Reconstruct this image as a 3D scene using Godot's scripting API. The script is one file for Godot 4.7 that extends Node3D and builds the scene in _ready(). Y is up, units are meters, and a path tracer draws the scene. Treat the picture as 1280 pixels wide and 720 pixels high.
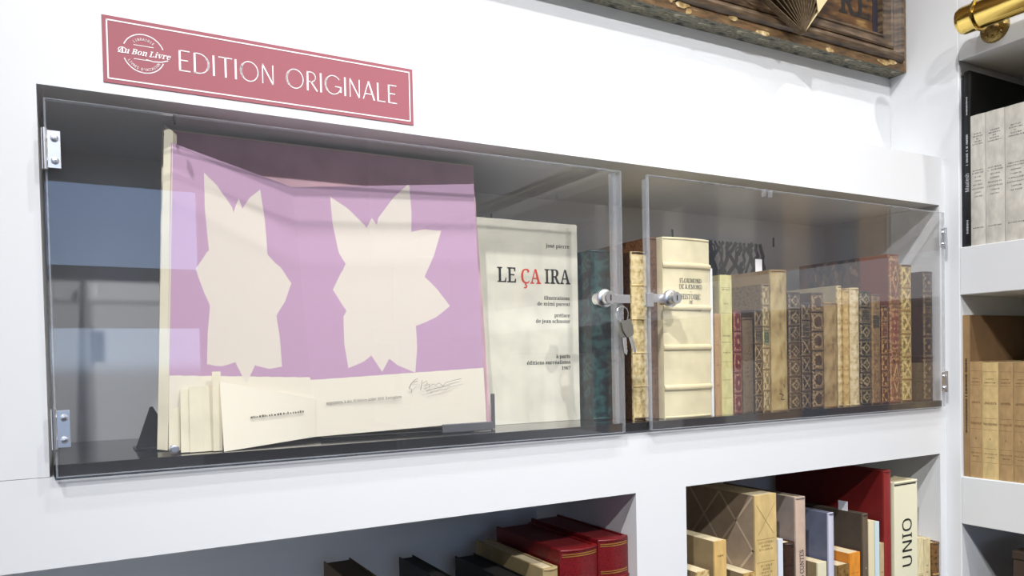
extends Node3D
# A white built-in bookcase with an acrylic show case of rare books. Heights in the code are taken from eye level and lifted by EYE.
const EYE := 1.45
const CEIL := 1.9
var used := {}
var mats := {}
var tex := {}
var sans: SystemFont
var serif: SystemFont
var serif_bold: SystemFont

func _ready() -> void:
	# ---- camera, sky, exposure
	var cam := Camera3D.new()
	cam.name = "camera"
	cam.projection = Camera3D.PROJECTION_FRUSTUM
	cam.near = 0.05
	cam.far = 60.0
	cam.size = 2.0 * 0.05 * 360.0 / 964.4
	cam.frustum_offset = Vector2(0.0, 113.2 / 964.4 * 0.05)
	cam.position = Vector3(0, EYE, 0.9)
	cam.rotation = Vector3(-0.0239143, -0.5137993, -0.0207366)
	add_child(cam)
	cam.current = true
	var env := Environment.new()
	env.background_mode = Environment.BG_SKY
	var sky := Sky.new()
	var sm := ProceduralSkyMaterial.new()
	sm.sky_top_color = Color(0.5, 0.64, 0.86)
	sm.sky_horizon_color = Color(0.72, 0.81, 0.93)
	sm.ground_bottom_color = Color(0.35, 0.36, 0.38)
	sm.ground_horizon_color = Color(0.5, 0.54, 0.6)
	sm.sky_energy_multiplier = 1.9
	sm.ground_energy_multiplier = 1.2
	sky.sky_material = sm
	env.sky = sky
	env.tonemap_mode = Environment.TONE_MAPPER_LINEAR
	env.tonemap_exposure = 0.87
	env.sdfgi_enabled = true
	env.ssao_enabled = true
	env.ssil_enabled = true
	var we := WorldEnvironment.new()
	we.name = "environment"
	we.environment = env
	add_child(we)
	make_fonts()
	make_textures()
	# ---- the ceiling lamps that light the bookcase
	spot_lamp(Vector3(1.28, 1.77, 0.68), Vector3(1.15, -1.45, 0.25), 1.65, "black ceiling spotlight closest to the corner of the bookcases")
	spot_lamp(Vector3(0.55, 1.77, 0.72), Vector3(0.42, -1.45, 0.25), 1.5, "black ceiling spotlight above the middle of the white bookcase")
	spot_lamp(Vector3(-0.55, 1.77, 1.15), Vector3(1.4, -0.6, 0.4), 5.2, "black ceiling spotlight above the left end of the white bookcase")
	spot_lamp(Vector3(0.95, 1.77, 2.3), Vector3(1.0, -0.9, 0.0), 3.7, "black ceiling spotlight in the second row beside the brass rail")
	spot_lamp(Vector3(-0.35, 1.77, 2.3), Vector3(0.5, -0.9, 0.2), 5.0, "black ceiling spotlight in the second row nearest the window")
	room()
	bookcase()
	side_bookcase()
	show_case()
	sign_board()
	open_book()
	show_case_books()
	lower_books()
	side_books()
	picture_frame()
	brass_rail()

# ------------------------------------------------------------------ helpers
func P(x, y, z) -> Vector3:
	return Vector3(x, y + EYE, z)

func numbered(n: String) -> String:
	if not used.has(n):
		used[n] = 0
		return n
	used[n] += 1
	return "%s_%03d" % [n, used[n]]

func tag(o, label := "", category := "", group := "", kind := ""):
	if label: o.set_meta("label", label)
	if category: o.set_meta("category", category)
	if group: o.set_meta("group", group)
	if kind: o.set_meta("kind", kind)
	return o

func thing(called: String, at: Vector3, label: String, category: String, group := "") -> Node3D:
	var o := Node3D.new()
	o.name = numbered(called)
	o.position = at
	add_child(o)
	tag(o, label, category, group)
	return o

func begin() -> SurfaceTool:
	var st := SurfaceTool.new()
	st.begin(Mesh.PRIMITIVE_TRIANGLES)
	return st

func put(st: SurfaceTool, called: String, m: Material, parent: Node = null) -> MeshInstance3D:
	var o := MeshInstance3D.new()
	o.mesh = st.commit()
	return put_mesh(o, called, m, parent)

func put_mesh(o: MeshInstance3D, called: String, m: Material, parent: Node = null) -> MeshInstance3D:
	o.material_override = m
	if parent == null:
		o.name = numbered(called)
		add_child(o)
	else:
		o.name = called
		parent.add_child(o, true)
	return o

func part_box(called: String, c: Vector3, s: Vector3, m: Material, parent: Node, bevel := 0.0008) -> MeshInstance3D:
	var st := begin()
	box(st, c, s, bevel)
	return put(st, called, m, parent)

func span(called: String, a: Vector3, b: Vector3, m: Material, parent: Node, bevel := 0.0008) -> MeshInstance3D:
	return part_box(called, (a + b) * 0.5, (b - a).abs(), m, parent, bevel)

func tri(st: SurfaceTool, a: Vector3, b: Vector3, c: Vector3, n: Vector3, ua := Vector2.ZERO, ub := Vector2.ZERO, uc := Vector2.ZERO, na := Vector3.ZERO, nb := Vector3.ZERO, nc := Vector3.ZERO) -> void:
	var flip := (b - a).cross(c - a).dot(n) > 0.0
	if na == Vector3.ZERO:
		na = n; nb = n; nc = n
	st.set_normal(na); st.set_uv(ua); st.add_vertex(a)
	if flip:
		st.set_normal(nc); st.set_uv(uc); st.add_vertex(c)
		st.set_normal(nb); st.set_uv(ub); st.add_vertex(b)
	else:
		st.set_normal(nb); st.set_uv(ub); st.add_vertex(b)
		st.set_normal(nc); st.set_uv(uc); st.add_vertex(c)

func quad(st: SurfaceTool, a: Vector3, b: Vector3, c: Vector3, d: Vector3, out: Vector3, uv := []) -> void:
	var n := (b - a).cross(d - a)
	if n.length() < 1e-12: n = (c - b).cross(d - b)
	n = n.normalized()
	if n.dot(out) < 0.0: n = -n
	if uv.is_empty(): uv = [Vector2(0, 0), Vector2(1, 0), Vector2(1, 1), Vector2(0, 1)]
	tri(st, a, b, c, n, uv[0], uv[1], uv[2])
	tri(st, a, c, d, n, uv[0], uv[2], uv[3])

func box(st: SurfaceTool, c: Vector3, s: Vector3, bevel := 0.0008) -> void:
	var h := s * 0.5
	var b: float = minf(bevel, minf(h.x, minf(h.y, h.z)) * 0.45)
	var q := h - Vector3(b, b, b)
	for i in 3:
		var j := (i + 1) % 3
		var k := (i + 2) % 3
		for sg in [-1.0, 1.0]:
			var n := Vector3.ZERO
			n[i] = sg
			var v := []
			for e in [[-1, -1], [1, -1], [1, 1], [-1, 1]]:
				var p := c
				p[i] += sg * h[i]
				p[j] += e[0] * q[j]
				p[k] += e[1] * q[k]
				v.append(p)
			quad(st, v[0], v[1], v[2], v[3], n)
		if b <= 0.0: continue
		for s1 in [-1.0, 1.0]:
			for s2 in [-1.0, 1.0]:
				var n2 := Vector3.ZERO
				n2[j] = s1
				n2[k] = s2
				var v2 := []
				for e in [[-1, 0], [1, 0], [1, 1], [-1, 1]]:
					var p2 := c
					p2[i] += e[0] * q[i]
					p2[j] += s1 * (h[j] if e[1] == 0 else q[j])
					p2[k] += s2 * (q[k] if e[1] == 0 else h[k])
					v2.append(p2)
				quad(st, v2[0], v2[1], v2[2], v2[3], n2)
	if b > 0.0:
		for sx in [-1.0, 1.0]:
			for sy in [-1.0, 1.0]:
				for sz in [-1.0, 1.0]:
					var d := Vector3(sx, sy, sz)
					tri(st, c + d * Vector3(h.x, q.y, q.z), c + d * Vector3(q.x, h.y, q.z), c + d * Vector3(q.x, q.y, h.z), d.normalized())

# a closed prism: outline in a plane (2-D points mapped by three vectors) pushed along dir
func prism(st: SurfaceTool, pts: PackedVector2Array, o: Vector3, ax: Vector3, ay: Vector3, dir: Vector3) -> void:
	var idx := Geometry2D.triangulate_polygon(pts)
	var lo := pts[0]
	var hi := pts[0]
	var mid := Vector2.ZERO
	for p in pts:
		lo = lo.min(p); hi = hi.max(p); mid += p / pts.size()
	var f := func(p: Vector2) -> Vector3: return o + ax * p.x + ay * p.y
	for i in range(0, idx.size(), 3):
		var t := [pts[idx[i]], pts[idx[i + 1]], pts[idx[i + 2]]]
		var uv := []
		for p in t: uv.append(Vector2((p.x - lo.x) / (hi.x - lo.x), 1.0 - (p.y - lo.y) / (hi.y - lo.y)))
		tri(st, f.call(t[0]) + dir, f.call(t[1]) + dir, f.call(t[2]) + dir, dir.normalized(), uv[0], uv[1], uv[2])
		tri(st, f.call(t[0]), f.call(t[1]), f.call(t[2]), -dir.normalized(), uv[0], uv[1], uv[2])
	var ccw := not Geometry2D.is_polygon_clockwise(pts)
	for i in pts.size():
		var a := pts[i]
		var b := pts[(i + 1) % pts.size()]
		var e := (b - a).normalized()
		var n2 := Vector2(e.y, -e.x) if ccw else Vector2(-e.y, e.x)
		quad(st, f.call(a), f.call(b), f.call(b) + dir, f.call(a) + dir, (ax * n2.x + ay * n2.y))

# solid of revolution: profile points (radius, height) about axis
func lathe(st: SurfaceTool, prof: Array, o: Vector3, axis: Vector3, seg := 24) -> void:
	axis = axis.normalized()
	var u := axis.cross(Vector3.UP if absf(axis.y) < 0.9 else Vector3.RIGHT).normalized()
	var v := axis.cross(u)
	for i in range(prof.size() - 1):
		var a: Vector2 = prof[i]
		var b: Vector2 = prof[i + 1]
		var t := (b - a).normalized()
		for k in seg:
			var a0 := TAU * k / seg
			var a1 := TAU * (k + 1) / seg
			var r0 := u * cos(a0) + v * sin(a0)
			var r1 := u * cos(a1) + v * sin(a1)
			var n0 := (r0 * t.y - axis * t.x).normalized()
			var n1 := (r1 * t.y - axis * t.x).normalized()
			var p := [o + r0 * a.x + axis * a.y, o + r1 * a.x + axis * a.y, o + r1 * b.x + axis * b.y, o + r0 * b.x + axis * b.y]
			if a.x > 1e-6: tri(st, p[0], p[1], p[2], (n0 + n1).normalized(), Vector2.ZERO, Vector2.ZERO, Vector2.ZERO, n0, n1, n1)
			if b.x > 1e-6: tri(st, p[0], p[2], p[3], (n0 + n1).normalized(), Vector2.ZERO, Vector2.ZERO, Vector2.ZERO, n0, n1, n0)

func tube(st: SurfaceTool, pts: Array, r: float, seg := 8, closed := false) -> void:
	var n := pts.size()
	var rings := []
	for i in n:
		var a: Vector3 = pts[(i - 1 + n) % n] if closed or i > 0 else pts[i]
		var b: Vector3 = pts[(i + 1) % n] if closed or i < n - 1 else pts[i]
		var t := (b - a).normalized()
		var u := t.cross(Vector3(0.31, 0.82, 0.47)).normalized()
		var v := t.cross(u)
		var ring := []
		for k in seg:
			ring.append(u * cos(TAU * k / seg) + v * sin(TAU * k / seg))
		rings.append(ring)
	for i in (n if closed else n - 1):
		var j := (i + 1) % n
		for k in seg:
			var l := (k + 1) % seg
			var p: Vector3 = pts[i]
			var q: Vector3 = pts[j]
			quad(st, p + rings[i][k] * r, p + rings[i][l] * r, q + rings[j][l] * r, q + rings[j][k] * r, rings[i][k] + rings[i][l])

func pt(st: SurfaceTool, a: Vector2, b: Vector2, w: float, z: float) -> void:  # a flat stroke on a sign
	var e := (b - a).normalized()
	var n := Vector2(-e.y, e.x) * w * 0.5
	quad(st, Vector3(a.x + n.x, a.y + n.y, z), Vector3(b.x + n.x, b.y + n.y, z), Vector3(b.x - n.x, b.y - n.y, z), Vector3(a.x - n.x, a.y - n.y, z), Vector3.BACK)

func stroke(st: SurfaceTool, pts: Array, w: float, z: float) -> void:
	for i in range(pts.size() - 1):
		var a: Vector2 = pts[i]
		var b: Vector2 = pts[i + 1]
		var e := (b - a).normalized() * w * 0.22
		pt(st, a - e, b + e, w, z)

func letters(called: String, text: String, cap: float, at: Vector3, m: Material, parent: Node, font = null, align := HORIZONTAL_ALIGNMENT_CENTER, turn := 0.0, squeeze := 1.0) -> MeshInstance3D:
	var t := TextMesh.new()
	t.text = text
	t.font = font if font else sans
	t.font_size = 48
	t.pixel_size = cap / (0.714 * 48.0)
	t.depth = 0.0002
	t.horizontal_alignment = align
	t.vertical_alignment = VERTICAL_ALIGNMENT_CENTER
	t.curve_step = 2.0
	var o := MeshInstance3D.new()
	o.mesh = t
	put_mesh(o, called, m, parent)
	o.position = at
	o.rotation.z = turn
	o.scale = Vector3(squeeze, 1, 1)
	return o

# ------------------------------------------------------------------ materials
func make_fonts() -> void:
	sans = SystemFont.new(); sans.font_names = PackedStringArray(["Droid Sans"])
	serif = SystemFont.new(); serif.font_names = PackedStringArray(["Droid Serif"])
	serif_bold = SystemFont.new(); serif_bold.font_names = PackedStringArray(["Droid Serif"]); serif_bold.font_weight = 700

func ramp(called: String, sd: int, freq: float, colors: Array, size := 256, stretch := Vector2.ONE, octaves := 4, cell := false, contrast := 1.0) -> void:
	var n := FastNoiseLite.new()
	n.seed = sd
	n.frequency = freq
	n.fractal_octaves = octaves
	n.noise_type = FastNoiseLite.TYPE_CELLULAR if cell else FastNoiseLite.TYPE_SIMPLEX_SMOOTH
	var g := Gradient.new()
	g.colors = PackedColorArray(colors)
	var off := PackedFloat32Array()
	for i in colors.size(): off.append(float(i) / (colors.size() - 1))
	g.offsets = off
	var im := Image.create(size, size, false, Image.FORMAT_RGB8)
	for y in size:
		for x in size:
			# blend the four wrapped copies near the border so that the texture tiles
			var fx := maxf(0.0, (float(x) / size - 0.8) / 0.2)
			var fy := maxf(0.0, (float(y) / size - 0.8) / 0.2)
			var v := n.get_noise_2d(x * stretch.x, y * stretch.y)
			if fx > 0.0: v = lerpf(v, n.get_noise_2d((x - size) * stretch.x, y * stretch.y), fx)
			if fy > 0.0:
				var w := n.get_noise_2d(x * stretch.x, (y - size) * stretch.y)
				v = lerpf(v, w, fy * (1.0 - fx * 0.5))
			im.set_pixel(x, y, g.sample(clampf(v * contrast + 0.5, 0.0, 1.0)))
	tex[called] = ImageTexture.create_from_image(im)

func grey(a: float) -> Color:
	return Color(a, a, a)

func make_textures() -> void:
	ramp("mottle", 3, 0.012, [grey(0.93), grey(0.975), grey(1.0)], 256)
	ramp("leather", 5, 0.05, [grey(0.55), grey(0.85), grey(1.0), grey(0.9)], 256, Vector2.ONE, 4, false, 1.1)
	ramp("foxed", 8, 0.03, [Color(0.66, 0.57, 0.44), Color(0.87, 0.82, 0.71), Color(0.95, 0.92, 0.86), Color(1, 1, 0.98)], 256, Vector2.ONE, 5, false, 1.0)
	ramp("stained", 18, 0.02, [Color(0.62, 0.53, 0.4), Color(0.82, 0.75, 0.61), Color(0.94, 0.89, 0.78), Color(1, 0.97, 0.89)], 256, Vector2(1, 0.55), 5, false, 0.9)
	ramp("wood", 11, 0.02, [Color(0.13, 0.1, 0.07), Color(0.28, 0.22, 0.16), Color(0.37, 0.3, 0.22), Color(0.5, 0.44, 0.36)], 256, Vector2(0.45, 3.0), 5, false, 1.0)
	ramp("ochre", 13, 0.02, [Color(0.2, 0.15, 0.1), Color(0.35, 0.26, 0.16), Color(0.44, 0.32, 0.18), Color(0.48, 0.38, 0.25), Color(0.7, 0.63, 0.5)], 256, Vector2(0.5, 2.4), 5, false, 0.95)
	ramp("worn", 17, 0.02, [Color(0.16, 0.16, 0.13), Color(0.36, 0.36, 0.31), Color(0.45, 0.44, 0.38), Color(0.3, 0.28, 0.22), Color(0.66, 0.64, 0.56)], 256, Vector2(0.5, 2.0), 5, false, 1.0)
	ramp("teal", 21, 0.022, [Color(0.02, 0.05, 0.06), Color(0.03, 0.12, 0.13), Color(0.1, 0.3, 0.29), Color(0.3, 0.5, 0.47), Color(0.05, 0.2, 0.22)], 256, Vector2.ONE, 3, false, 1.25)
	ramp("marbled", 25, 0.035, [Color(0.1, 0.07, 0.06), Color(0.22, 0.14, 0.11), Color(0.34, 0.24, 0.18), Color(0.2, 0.12, 0.1), Color(0.42, 0.34, 0.27)], 256, Vector2(1.0, 0.6), 3, false, 1.3)
	ramp("speckle", 29, 0.16, [Color(0.09, 0.08, 0.1), Color(0.17, 0.15, 0.18), Color(0.3, 0.28, 0.3)], 128, Vector2.ONE, 2, false, 1.2)
	ramp("planks", 31, 0.02, [Color(0.2, 0.13, 0.09), Color(0.28, 0.19, 0.13), Color(0.33, 0.23, 0.16)], 128, Vector2(0.3, 3.0), 3)
	ramp("flake", 37, 0.025, [Color(0.5, 0.38, 0.2), Color(0.72, 0.62, 0.42), Color(0.86, 0.8, 0.66)], 128)

func M(c: Color, rough := 0.6, t := "", sc := 1.0, metal := 0.0) -> StandardMaterial3D:
	var key := "%s %s %s %s %s" % [c, rough, t, sc, metal]
	if mats.has(key): return mats[key]
	var m := StandardMaterial3D.new()
	m.albedo_color = c
	m.roughness = rough
	m.metallic = metal
	if t:
		m.albedo_texture = tex[t]
		m.uv1_triplanar = true
		m.uv1_scale = Vector3(sc, sc, sc)
	mats[key] = m
	return m

func picture(im: Image, rough := 0.6) -> StandardMaterial3D:
	var m := StandardMaterial3D.new()
	m.albedo_texture = ImageTexture.create_from_image(im)
	m.texture_repeat = false
	m.roughness = rough
	return m

func clear(alpha: float, c := Color(0.9, 0.92, 0.93), rough := 0.0) -> StandardMaterial3D:
	var key := "clear %s %s %s" % [alpha, c, rough]
	if mats.has(key): return mats[key]
	var m := StandardMaterial3D.new()
	m.transparency = BaseMaterial3D.TRANSPARENCY_ALPHA
	m.albedo_color = Color(c.r, c.g, c.b, alpha)
	m.roughness = rough
	m.metallic_specular = 0.5
	mats[key] = m
	return m

func white() -> StandardMaterial3D: return M(Color(0.875, 0.88, 0.885), 0.5)
func chrome() -> StandardMaterial3D: return M(Color(0.94, 0.94, 0.95), 0.3, "", 1.0, 1.0)
func ink() -> StandardMaterial3D: return M(Color(0.09, 0.085, 0.08), 0.7)
func gilt() -> StandardMaterial3D: return M(Color(0.78, 0.6, 0.3), 0.35, "", 1.0, 0.7)

# gilt tooling on a leather spine: compartments with borders, scrolls and an optional title label
func tooled(sd: int, leather: Color, gold: Color, comps: int, density: float, label := -1, label_color := Color(0.1, 0.07, 0.05), ticks := true) -> StandardMaterial3D:
	var w := 48
	var h := 320
	var im := Image.create(w, h, false, Image.FORMAT_RGB8)
	var n := FastNoiseLite.new()
	n.seed = sd
	n.frequency = 0.06
	n.fractal_octaves = 4
	var k := 3.5 + (sd % 4) * 0.8
	for y in h:
		var t := float(y) / h * comps
		var ci := int(t)
		var v := (t - ci) * 2.0 - 1.0
		for x in w:
			var u := (x + 0.5) / w * 2.0 - 1.0
			var nz := n.get_noise_2d(x * 1.3, y)
			var c := leather * (1.0 + nz * 0.5)
			var a := absf(u) + n.get_noise_2d(x * 2.2 + 90.0, y * 2.2) * 0.16
			var b := absf(v) + n.get_noise_2d(x * 2.2, y * 2.2 + 90.0) * 0.12
			var g := 0.0
			if b > 0.9: g = 0.8 if b < 0.94 else 0.0
			elif a > 0.72 and a < 0.88 or b > 0.74 and b < 0.82 and a < 0.88: g = 0.85
			elif a <= 0.7 and b < 0.7:
				if ci == label:
					c = label_color
					if ticks and fmod(b * 3.2 + 0.4, 1.0) < 0.45 and n.get_noise_2d(x * 9.0, floorf(b * 3.2) * 40.0 + v) > -0.1: g = 0.8
				else:
					var f := 0.0
					match sd % 3:
						0: f = 1.0 if (a + b > 0.42 and a + b < 0.42 + density * 0.6) or a + b < 0.2 * density + 0.06 else 0.0
						1: f = 1.0 if absf(a - b) < 0.05 + density * 0.22 or (a < 0.16 and b < 0.16) else 0.0
						2: f = 1.0 if cos(a * k + sd) * cos(b * k) + 0.6 * cos((a + b) * k * 1.4) > 1.0 - density * 1.3 else 0.0
					if density > 0.0 and f > 0.5: g = 0.92
			elif density > 0.5 and sin((u + v) * 14.0) > 0.3: g = 0.5
			g *= clampf(0.9 + n.get_noise_2d(x * 3.0 + 200.0, y * 3.0) * 1.3, 0.0, 1.0)
			c = c.lerp(gold, g)
			c.a = 1.0
			im.set_pixel(x, y, c.clamp())
	return picture(im, 0.5)

# a printed paper spine: rows of small illegible print and rules
func printed(sd: int, paper: Color, inkc: Color, rows: Array, rules: Array, rough := 0.8) -> StandardMaterial3D:
	var w := 64
	var h := 400
	var im := Image.create(w, h, false, Image.FORMAT_RGB8)
	var n := FastNoiseLite.new()
	n.seed = sd
	n.frequency = 0.03
	n.fractal_octaves = 4
	for y in h:
		for x in w:
			var c := paper * (1.0 + n.get_noise_2d(x, y * 0.6) * 0.1)
			c.a = 1.0
			im.set_pixel(x, y, c.clamp())
	var rng := RandomNumberGenerator.new()
	rng.seed = sd
	for r in rows:  # [height 0..1, half width 0..1]
		var y0 := int(r[0] * h)
		var x := int(w * (0.5 - r[1] * 0.5))
		while x < w * (0.5 + r[1] * 0.5):
			var l := rng.randi_range(1, 3)
			for yy in range(y0, mini(h, y0 + 4)):
				for xx in range(x, mini(w, x + l)):
					if rng.randf() < 0.75: im.set_pixel(xx, yy, im.get_pixel(xx, yy).lerp(inkc, 0.75))
			x += l + rng.randi_range(1, 2)
	for r in rules:
		var y0 := int(r * h)
		for xx in range(int(w * 0.08), int(w * 0.92)): im.set_pixel(xx, y0, im.get_pixel(xx, y0).lerp(inkc, 0.6))
	return picture(im, rough)

# ------------------------------------------------------------------ books
func spine_shape(w: float, h: float, bulge: float, y0 := 0.0, grow := 0.0, t := 0.003) -> SurfaceTool:
	var st := begin()
	var seg := 8
	var pts := []
	var nor := []
	for i in seg + 1:
		var u := -1.0 + 2.0 * i / seg
		pts.append(Vector2(u * (w * 0.5 + grow), bulge * (1.0 - u * u) + grow))
		nor.append(Vector2(4.0 * bulge * u / w, 1.0).normalized())
	for i in seg:
		var a: Vector2 = pts[i]
		var b: Vector2 = pts[i + 1]
		var na := Vector3(nor[i].x, 0, nor[i].y)
		var nb := Vector3(nor[i + 1].x, 0, nor[i + 1].y)
		var u0 := float(i) / seg
		var u1 := float(i + 1) / seg
		var p := [Vector3(a.x, y0, a.y), Vector3(b.x, y0, b.y), Vector3(b.x, y0 + h, b.y), Vector3(a.x, y0 + h, a.y)]
		tri(st, p[0], p[1], p[2], na + nb, Vector2(u0, 1), Vector2(u1, 1), Vector2(u1, 0), na, nb, nb)
		tri(st, p[0], p[2], p[3], na + nb, Vector2(u0, 1), Vector2(u1, 0), Vector2(u0, 0), na, nb, na)
		for e in [[y0, Vector3.DOWN], [y0 + h, Vector3.UP]]:
			quad(st, Vector3(a.x, e[0], a.y), Vector3(b.x, e[0], b.y), Vector3(b.x, e[0], -t), Vector3(a.x, e[0], -t), e[1], [Vector2(u0, 0), Vector2(u1, 0), Vector2(u1, 0.01), Vector2(u0, 0.01)])
	for s in [-1.0, 1.0]:
		var x: float = s * (w * 0.5 + grow)
		quad(st, Vector3(x, y0, grow), Vector3(x, y0, -t), Vector3(x, y0 + h, -t), Vector3(x, y0 + h, grow), Vector3(s, 0, 0), [Vector2(0.02, 1), Vector2(0.02, 1), Vector2(0.02, 0), Vector2(0.02, 0)])
	return st

func band_shape(w: float, bulge: float, y: float, r: float) -> SurfaceTool:
	var st := begin()
	var seg := 8
	var prof := []
	for j in 7:
		var an := PI * j / 6.0 - PI / 2
		prof.append(Vector2(cos(an) * r * 0.75, sin(an) * r))
	for i in seg:
		var u0 := -1.0 + 2.0 * i / seg
		var u1 := -1.0 + 2.0 * (i + 1) / seg
		for j in 6:
			var q := []
			for e in [[u0, j], [u1, j], [u1, j + 1], [u0, j + 1]]:
				var f: Vector2 = prof[e[1]]
				q.append(Vector3(e[0] * (w * 0.5 + f.x * 0.5), y + f.y, bulge * (1.0 - e[0] * e[0]) + f.x))
			quad(st, q[0], q[1], q[2], q[3], Vector3(0, sin((j + 0.5) * PI / 6 - PI / 2), 1.0))
	return st

# o: name label group, at (base, middle of the spine), w thickness, h height, d depth, spine/cover/pages materials,
# face "front" (spine towards the room) or "side" (spine towards -x), bulge, bands, board thickness, soft (paper covers), turn, lean
func book(o: Dictionary) -> Node3D:
	var b := thing(o.get("n", "book"), o.at, o.l, "book", o.get("g", ""))
	var w: float = o.w
	var h: float = o.h
	var d: float = o.d
	var soft: bool = o.get("soft", false)
	var t: float = 0.0006 if soft else minf(o.get("board", 0.0022), w * 0.2)
	var sq: float = 0.0003 if soft else 0.0025
	var bulge: float = o.get("bulge", 0.0 if soft else minf(w * 0.12, 0.004))
	if o.get("face", "front") == "side": b.rotation.y = -PI / 2
	b.rotation.y += o.get("turn", 0.0)
	b.rotation.z = o.get("lean", 0.0)
	b.rotation.x = o.get("tip", 0.0)
	var cover: Material = o.cover
	var pages: Material = o.get("pages", M(Color(0.84, 0.78, 0.64), 0.9, "mottle", 30.0))
	span("text_block", Vector3(-w / 2 + t, sq, -0.0032), Vector3(w / 2 - t, h - sq, -d + sq), pages, b, 0.0002)
	for s in [-1.0, 1.0]:
		var brd := span("cover_board", Vector3(s * w / 2, 0, -0.003), Vector3(s * (w / 2 - t), h, -d), cover, b, minf(t * 0.4, 0.0008))
		if s < 0.0 and o.has("panel"):
			var q: Array = o.panel  # z from, z to, y from, y to, material
			span("marbled_panel", Vector3(-w / 2 - 0.0005, q[2], -q[0]), Vector3(-w / 2 + 0.0004, q[3], -q[1]), q[4], brd, 0.0002)
	put(spine_shape(w, h, bulge), "spine", o.spine, b)
	if not soft and h > 0.12:
		for e in [0.0022, h - 0.0022]:
			put(band_shape(w - 0.003, bulge, e, 0.0018), "head_cap", o.get("cap", cover), b)
	var nb: int = o.get("bands", 0)
	if nb > 0:
		var heights: Array = o.get("band_at", [])
		for i in nb:
			var y: float = heights[i] * h if heights else h * (i + 1.0) / (nb + 1.0)
			put(band_shape(w - 0.001, bulge, y, o.get("band_r", 0.0022)), "raised_band", o.get("band_mat", cover), b)
	return b

# ------------------------------------------------------------------ the room
func spot_lamp(at: Vector3, aim: Vector3, energy: float, label: String) -> void:
	var p := P(at.x, at.y, at.z)
	var dir := (P(aim.x, aim.y, aim.z) - p).normalized()
	var t := thing("spot_lamp", p, label, "spotlight", "ceiling spotlights")
	var black := M(Color(0.07, 0.07, 0.075), 0.45)
	var st := begin()
	lathe(st, [Vector2(0.0, -0.1), Vector2(0.03, -0.1), Vector2(0.04, -0.06), Vector2(0.045, 0.03), Vector2(0.041, 0.03), Vector2(0.04, 0.012), Vector2(0.0, 0.012)], Vector3.ZERO, dir)
	put(st, "housing", black, t)
	st = begin()
	tube(st, [Vector3(0, 0.0, 0) - dir * 0.06, Vector3(0, 0.06, 0) - dir * 0.06, Vector3(0, CEIL - at.y, 0) - dir * 0.06], 0.009)
	put(st, "stem", black, t)
	st = begin()
	lathe(st, [Vector2(0.0, 0.016), Vector2(0.039, 0.016), Vector2(0.039, 0.013), Vector2(0.0, 0.013)], Vector3.ZERO, dir)
	var glow := StandardMaterial3D.new()
	glow.albedo_color = Color(1, 1, 1)
	glow.emission_enabled = true
	glow.emission = Color(1.0, 0.97, 0.92)
	glow.emission_energy_multiplier = 4.0
	put(st, "lamp_lens", glow, t)
	var l := SpotLight3D.new()
	l.name = "lamp_beam"
	l.light_color = Color(0.995, 0.995, 1.0)
	l.light_energy = energy
	l.light_size = 0.03
	l.spot_range = 9.0
	l.spot_attenuation = 2.0
	l.spot_angle = 42.0
	l.spot_angle_attenuation = 1.0
	l.shadow_enabled = true
	t.add_child(l)
	l.position = dir * 0.034
	l.look_at_from_position(p + dir * 0.034, p + dir, Vector3.UP)

func slab(called: String, a: Vector3, b: Vector3, m: Material) -> MeshInstance3D:
	var st := begin()
	box(st, (a + b) * 0.5, (b - a).abs(), 0.0)
	var o := put(st, called, m)
	o.set_meta("kind", "structure")
	return o

func room() -> void:
	slab("floor", P(-2.8, -1.5, -0.6), P(2.1, -1.45, 3.6), M(Color(0.5, 0.42, 0.34), 0.45, "planks", 0.8))
	slab("ceiling", P(-2.8, CEIL, -0.6), P(2.1, CEIL + 0.1, 3.6), M(Color(0.9, 0.9, 0.9), 0.8))
	slab("wall_left", P(-2.7, -1.45, -0.6), P(-2.6, CEIL, 3.6), M(Color(0.8, 0.79, 0.77), 0.8))
	slab("wall_right", P(1.85, -1.45, -0.6), P(1.95, CEIL, 3.6), white())
	slab("wall_rear", P(-2.7, -1.45, -0.6), P(1.95, CEIL, -0.5), white())
	slab("wall_front_upper", P(-2.6, 0.95, 3.4), P(1.85, CEIL, 3.5), M(Color(0.6, 0.5, 0.42), 0.7, "planks", 0.8))
	slab("wall_front_lower", P(-2.6, -1.45, 3.4), P(1.85, -0.6, 3.5), M(Color(0.6, 0.5, 0.42), 0.7, "planks", 0.8))
	slab("wall_front_right", P(0.62, -0.6, 3.4), P(1.85, 0.95, 3.5), M(Color(0.6, 0.5, 0.42), 0.7, "planks", 0.8))
	slab("wall_front_left", P(-2.6, -0.6, 3.4), P(-1.1, 0.95, 3.5), M(Color(0.6, 0.5, 0.42), 0.7, "planks", 0.8))
	var w := Node3D.new()
	w.name = "window_1"
	add_child(w)
	w.set_meta("kind", "structure")
	var wood := M(Color(0.75, 0.62, 0.52), 0.5, "planks", 1.0)
	span("transom", P(-1.1, 0.2, 3.4), P(0.62, 0.5, 3.47), wood, w)
	for x in [-1.1, -0.28, 0.57]:
		span("mullion", P(x, -0.6, 3.41), P(x + 0.05, 0.95, 3.47), wood, w)
	for y in [-0.6, 0.91]:
		span("window_rail", P(-1.1, y, 3.412), P(0.62, y + 0.04, 3.468), wood, w)
	for q in [[-1.05, -0.28], [-0.23, 0.57]]:
		span("pane", P(q[0], -0.56, 3.438), P(q[1], 0.2, 3.442), clear(0.02), w, 0.0)
		span("pane", P(q[0], 0.5, 3.438), P(q[1], 0.91, 3.442), clear(0.02), w, 0.0)

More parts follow.
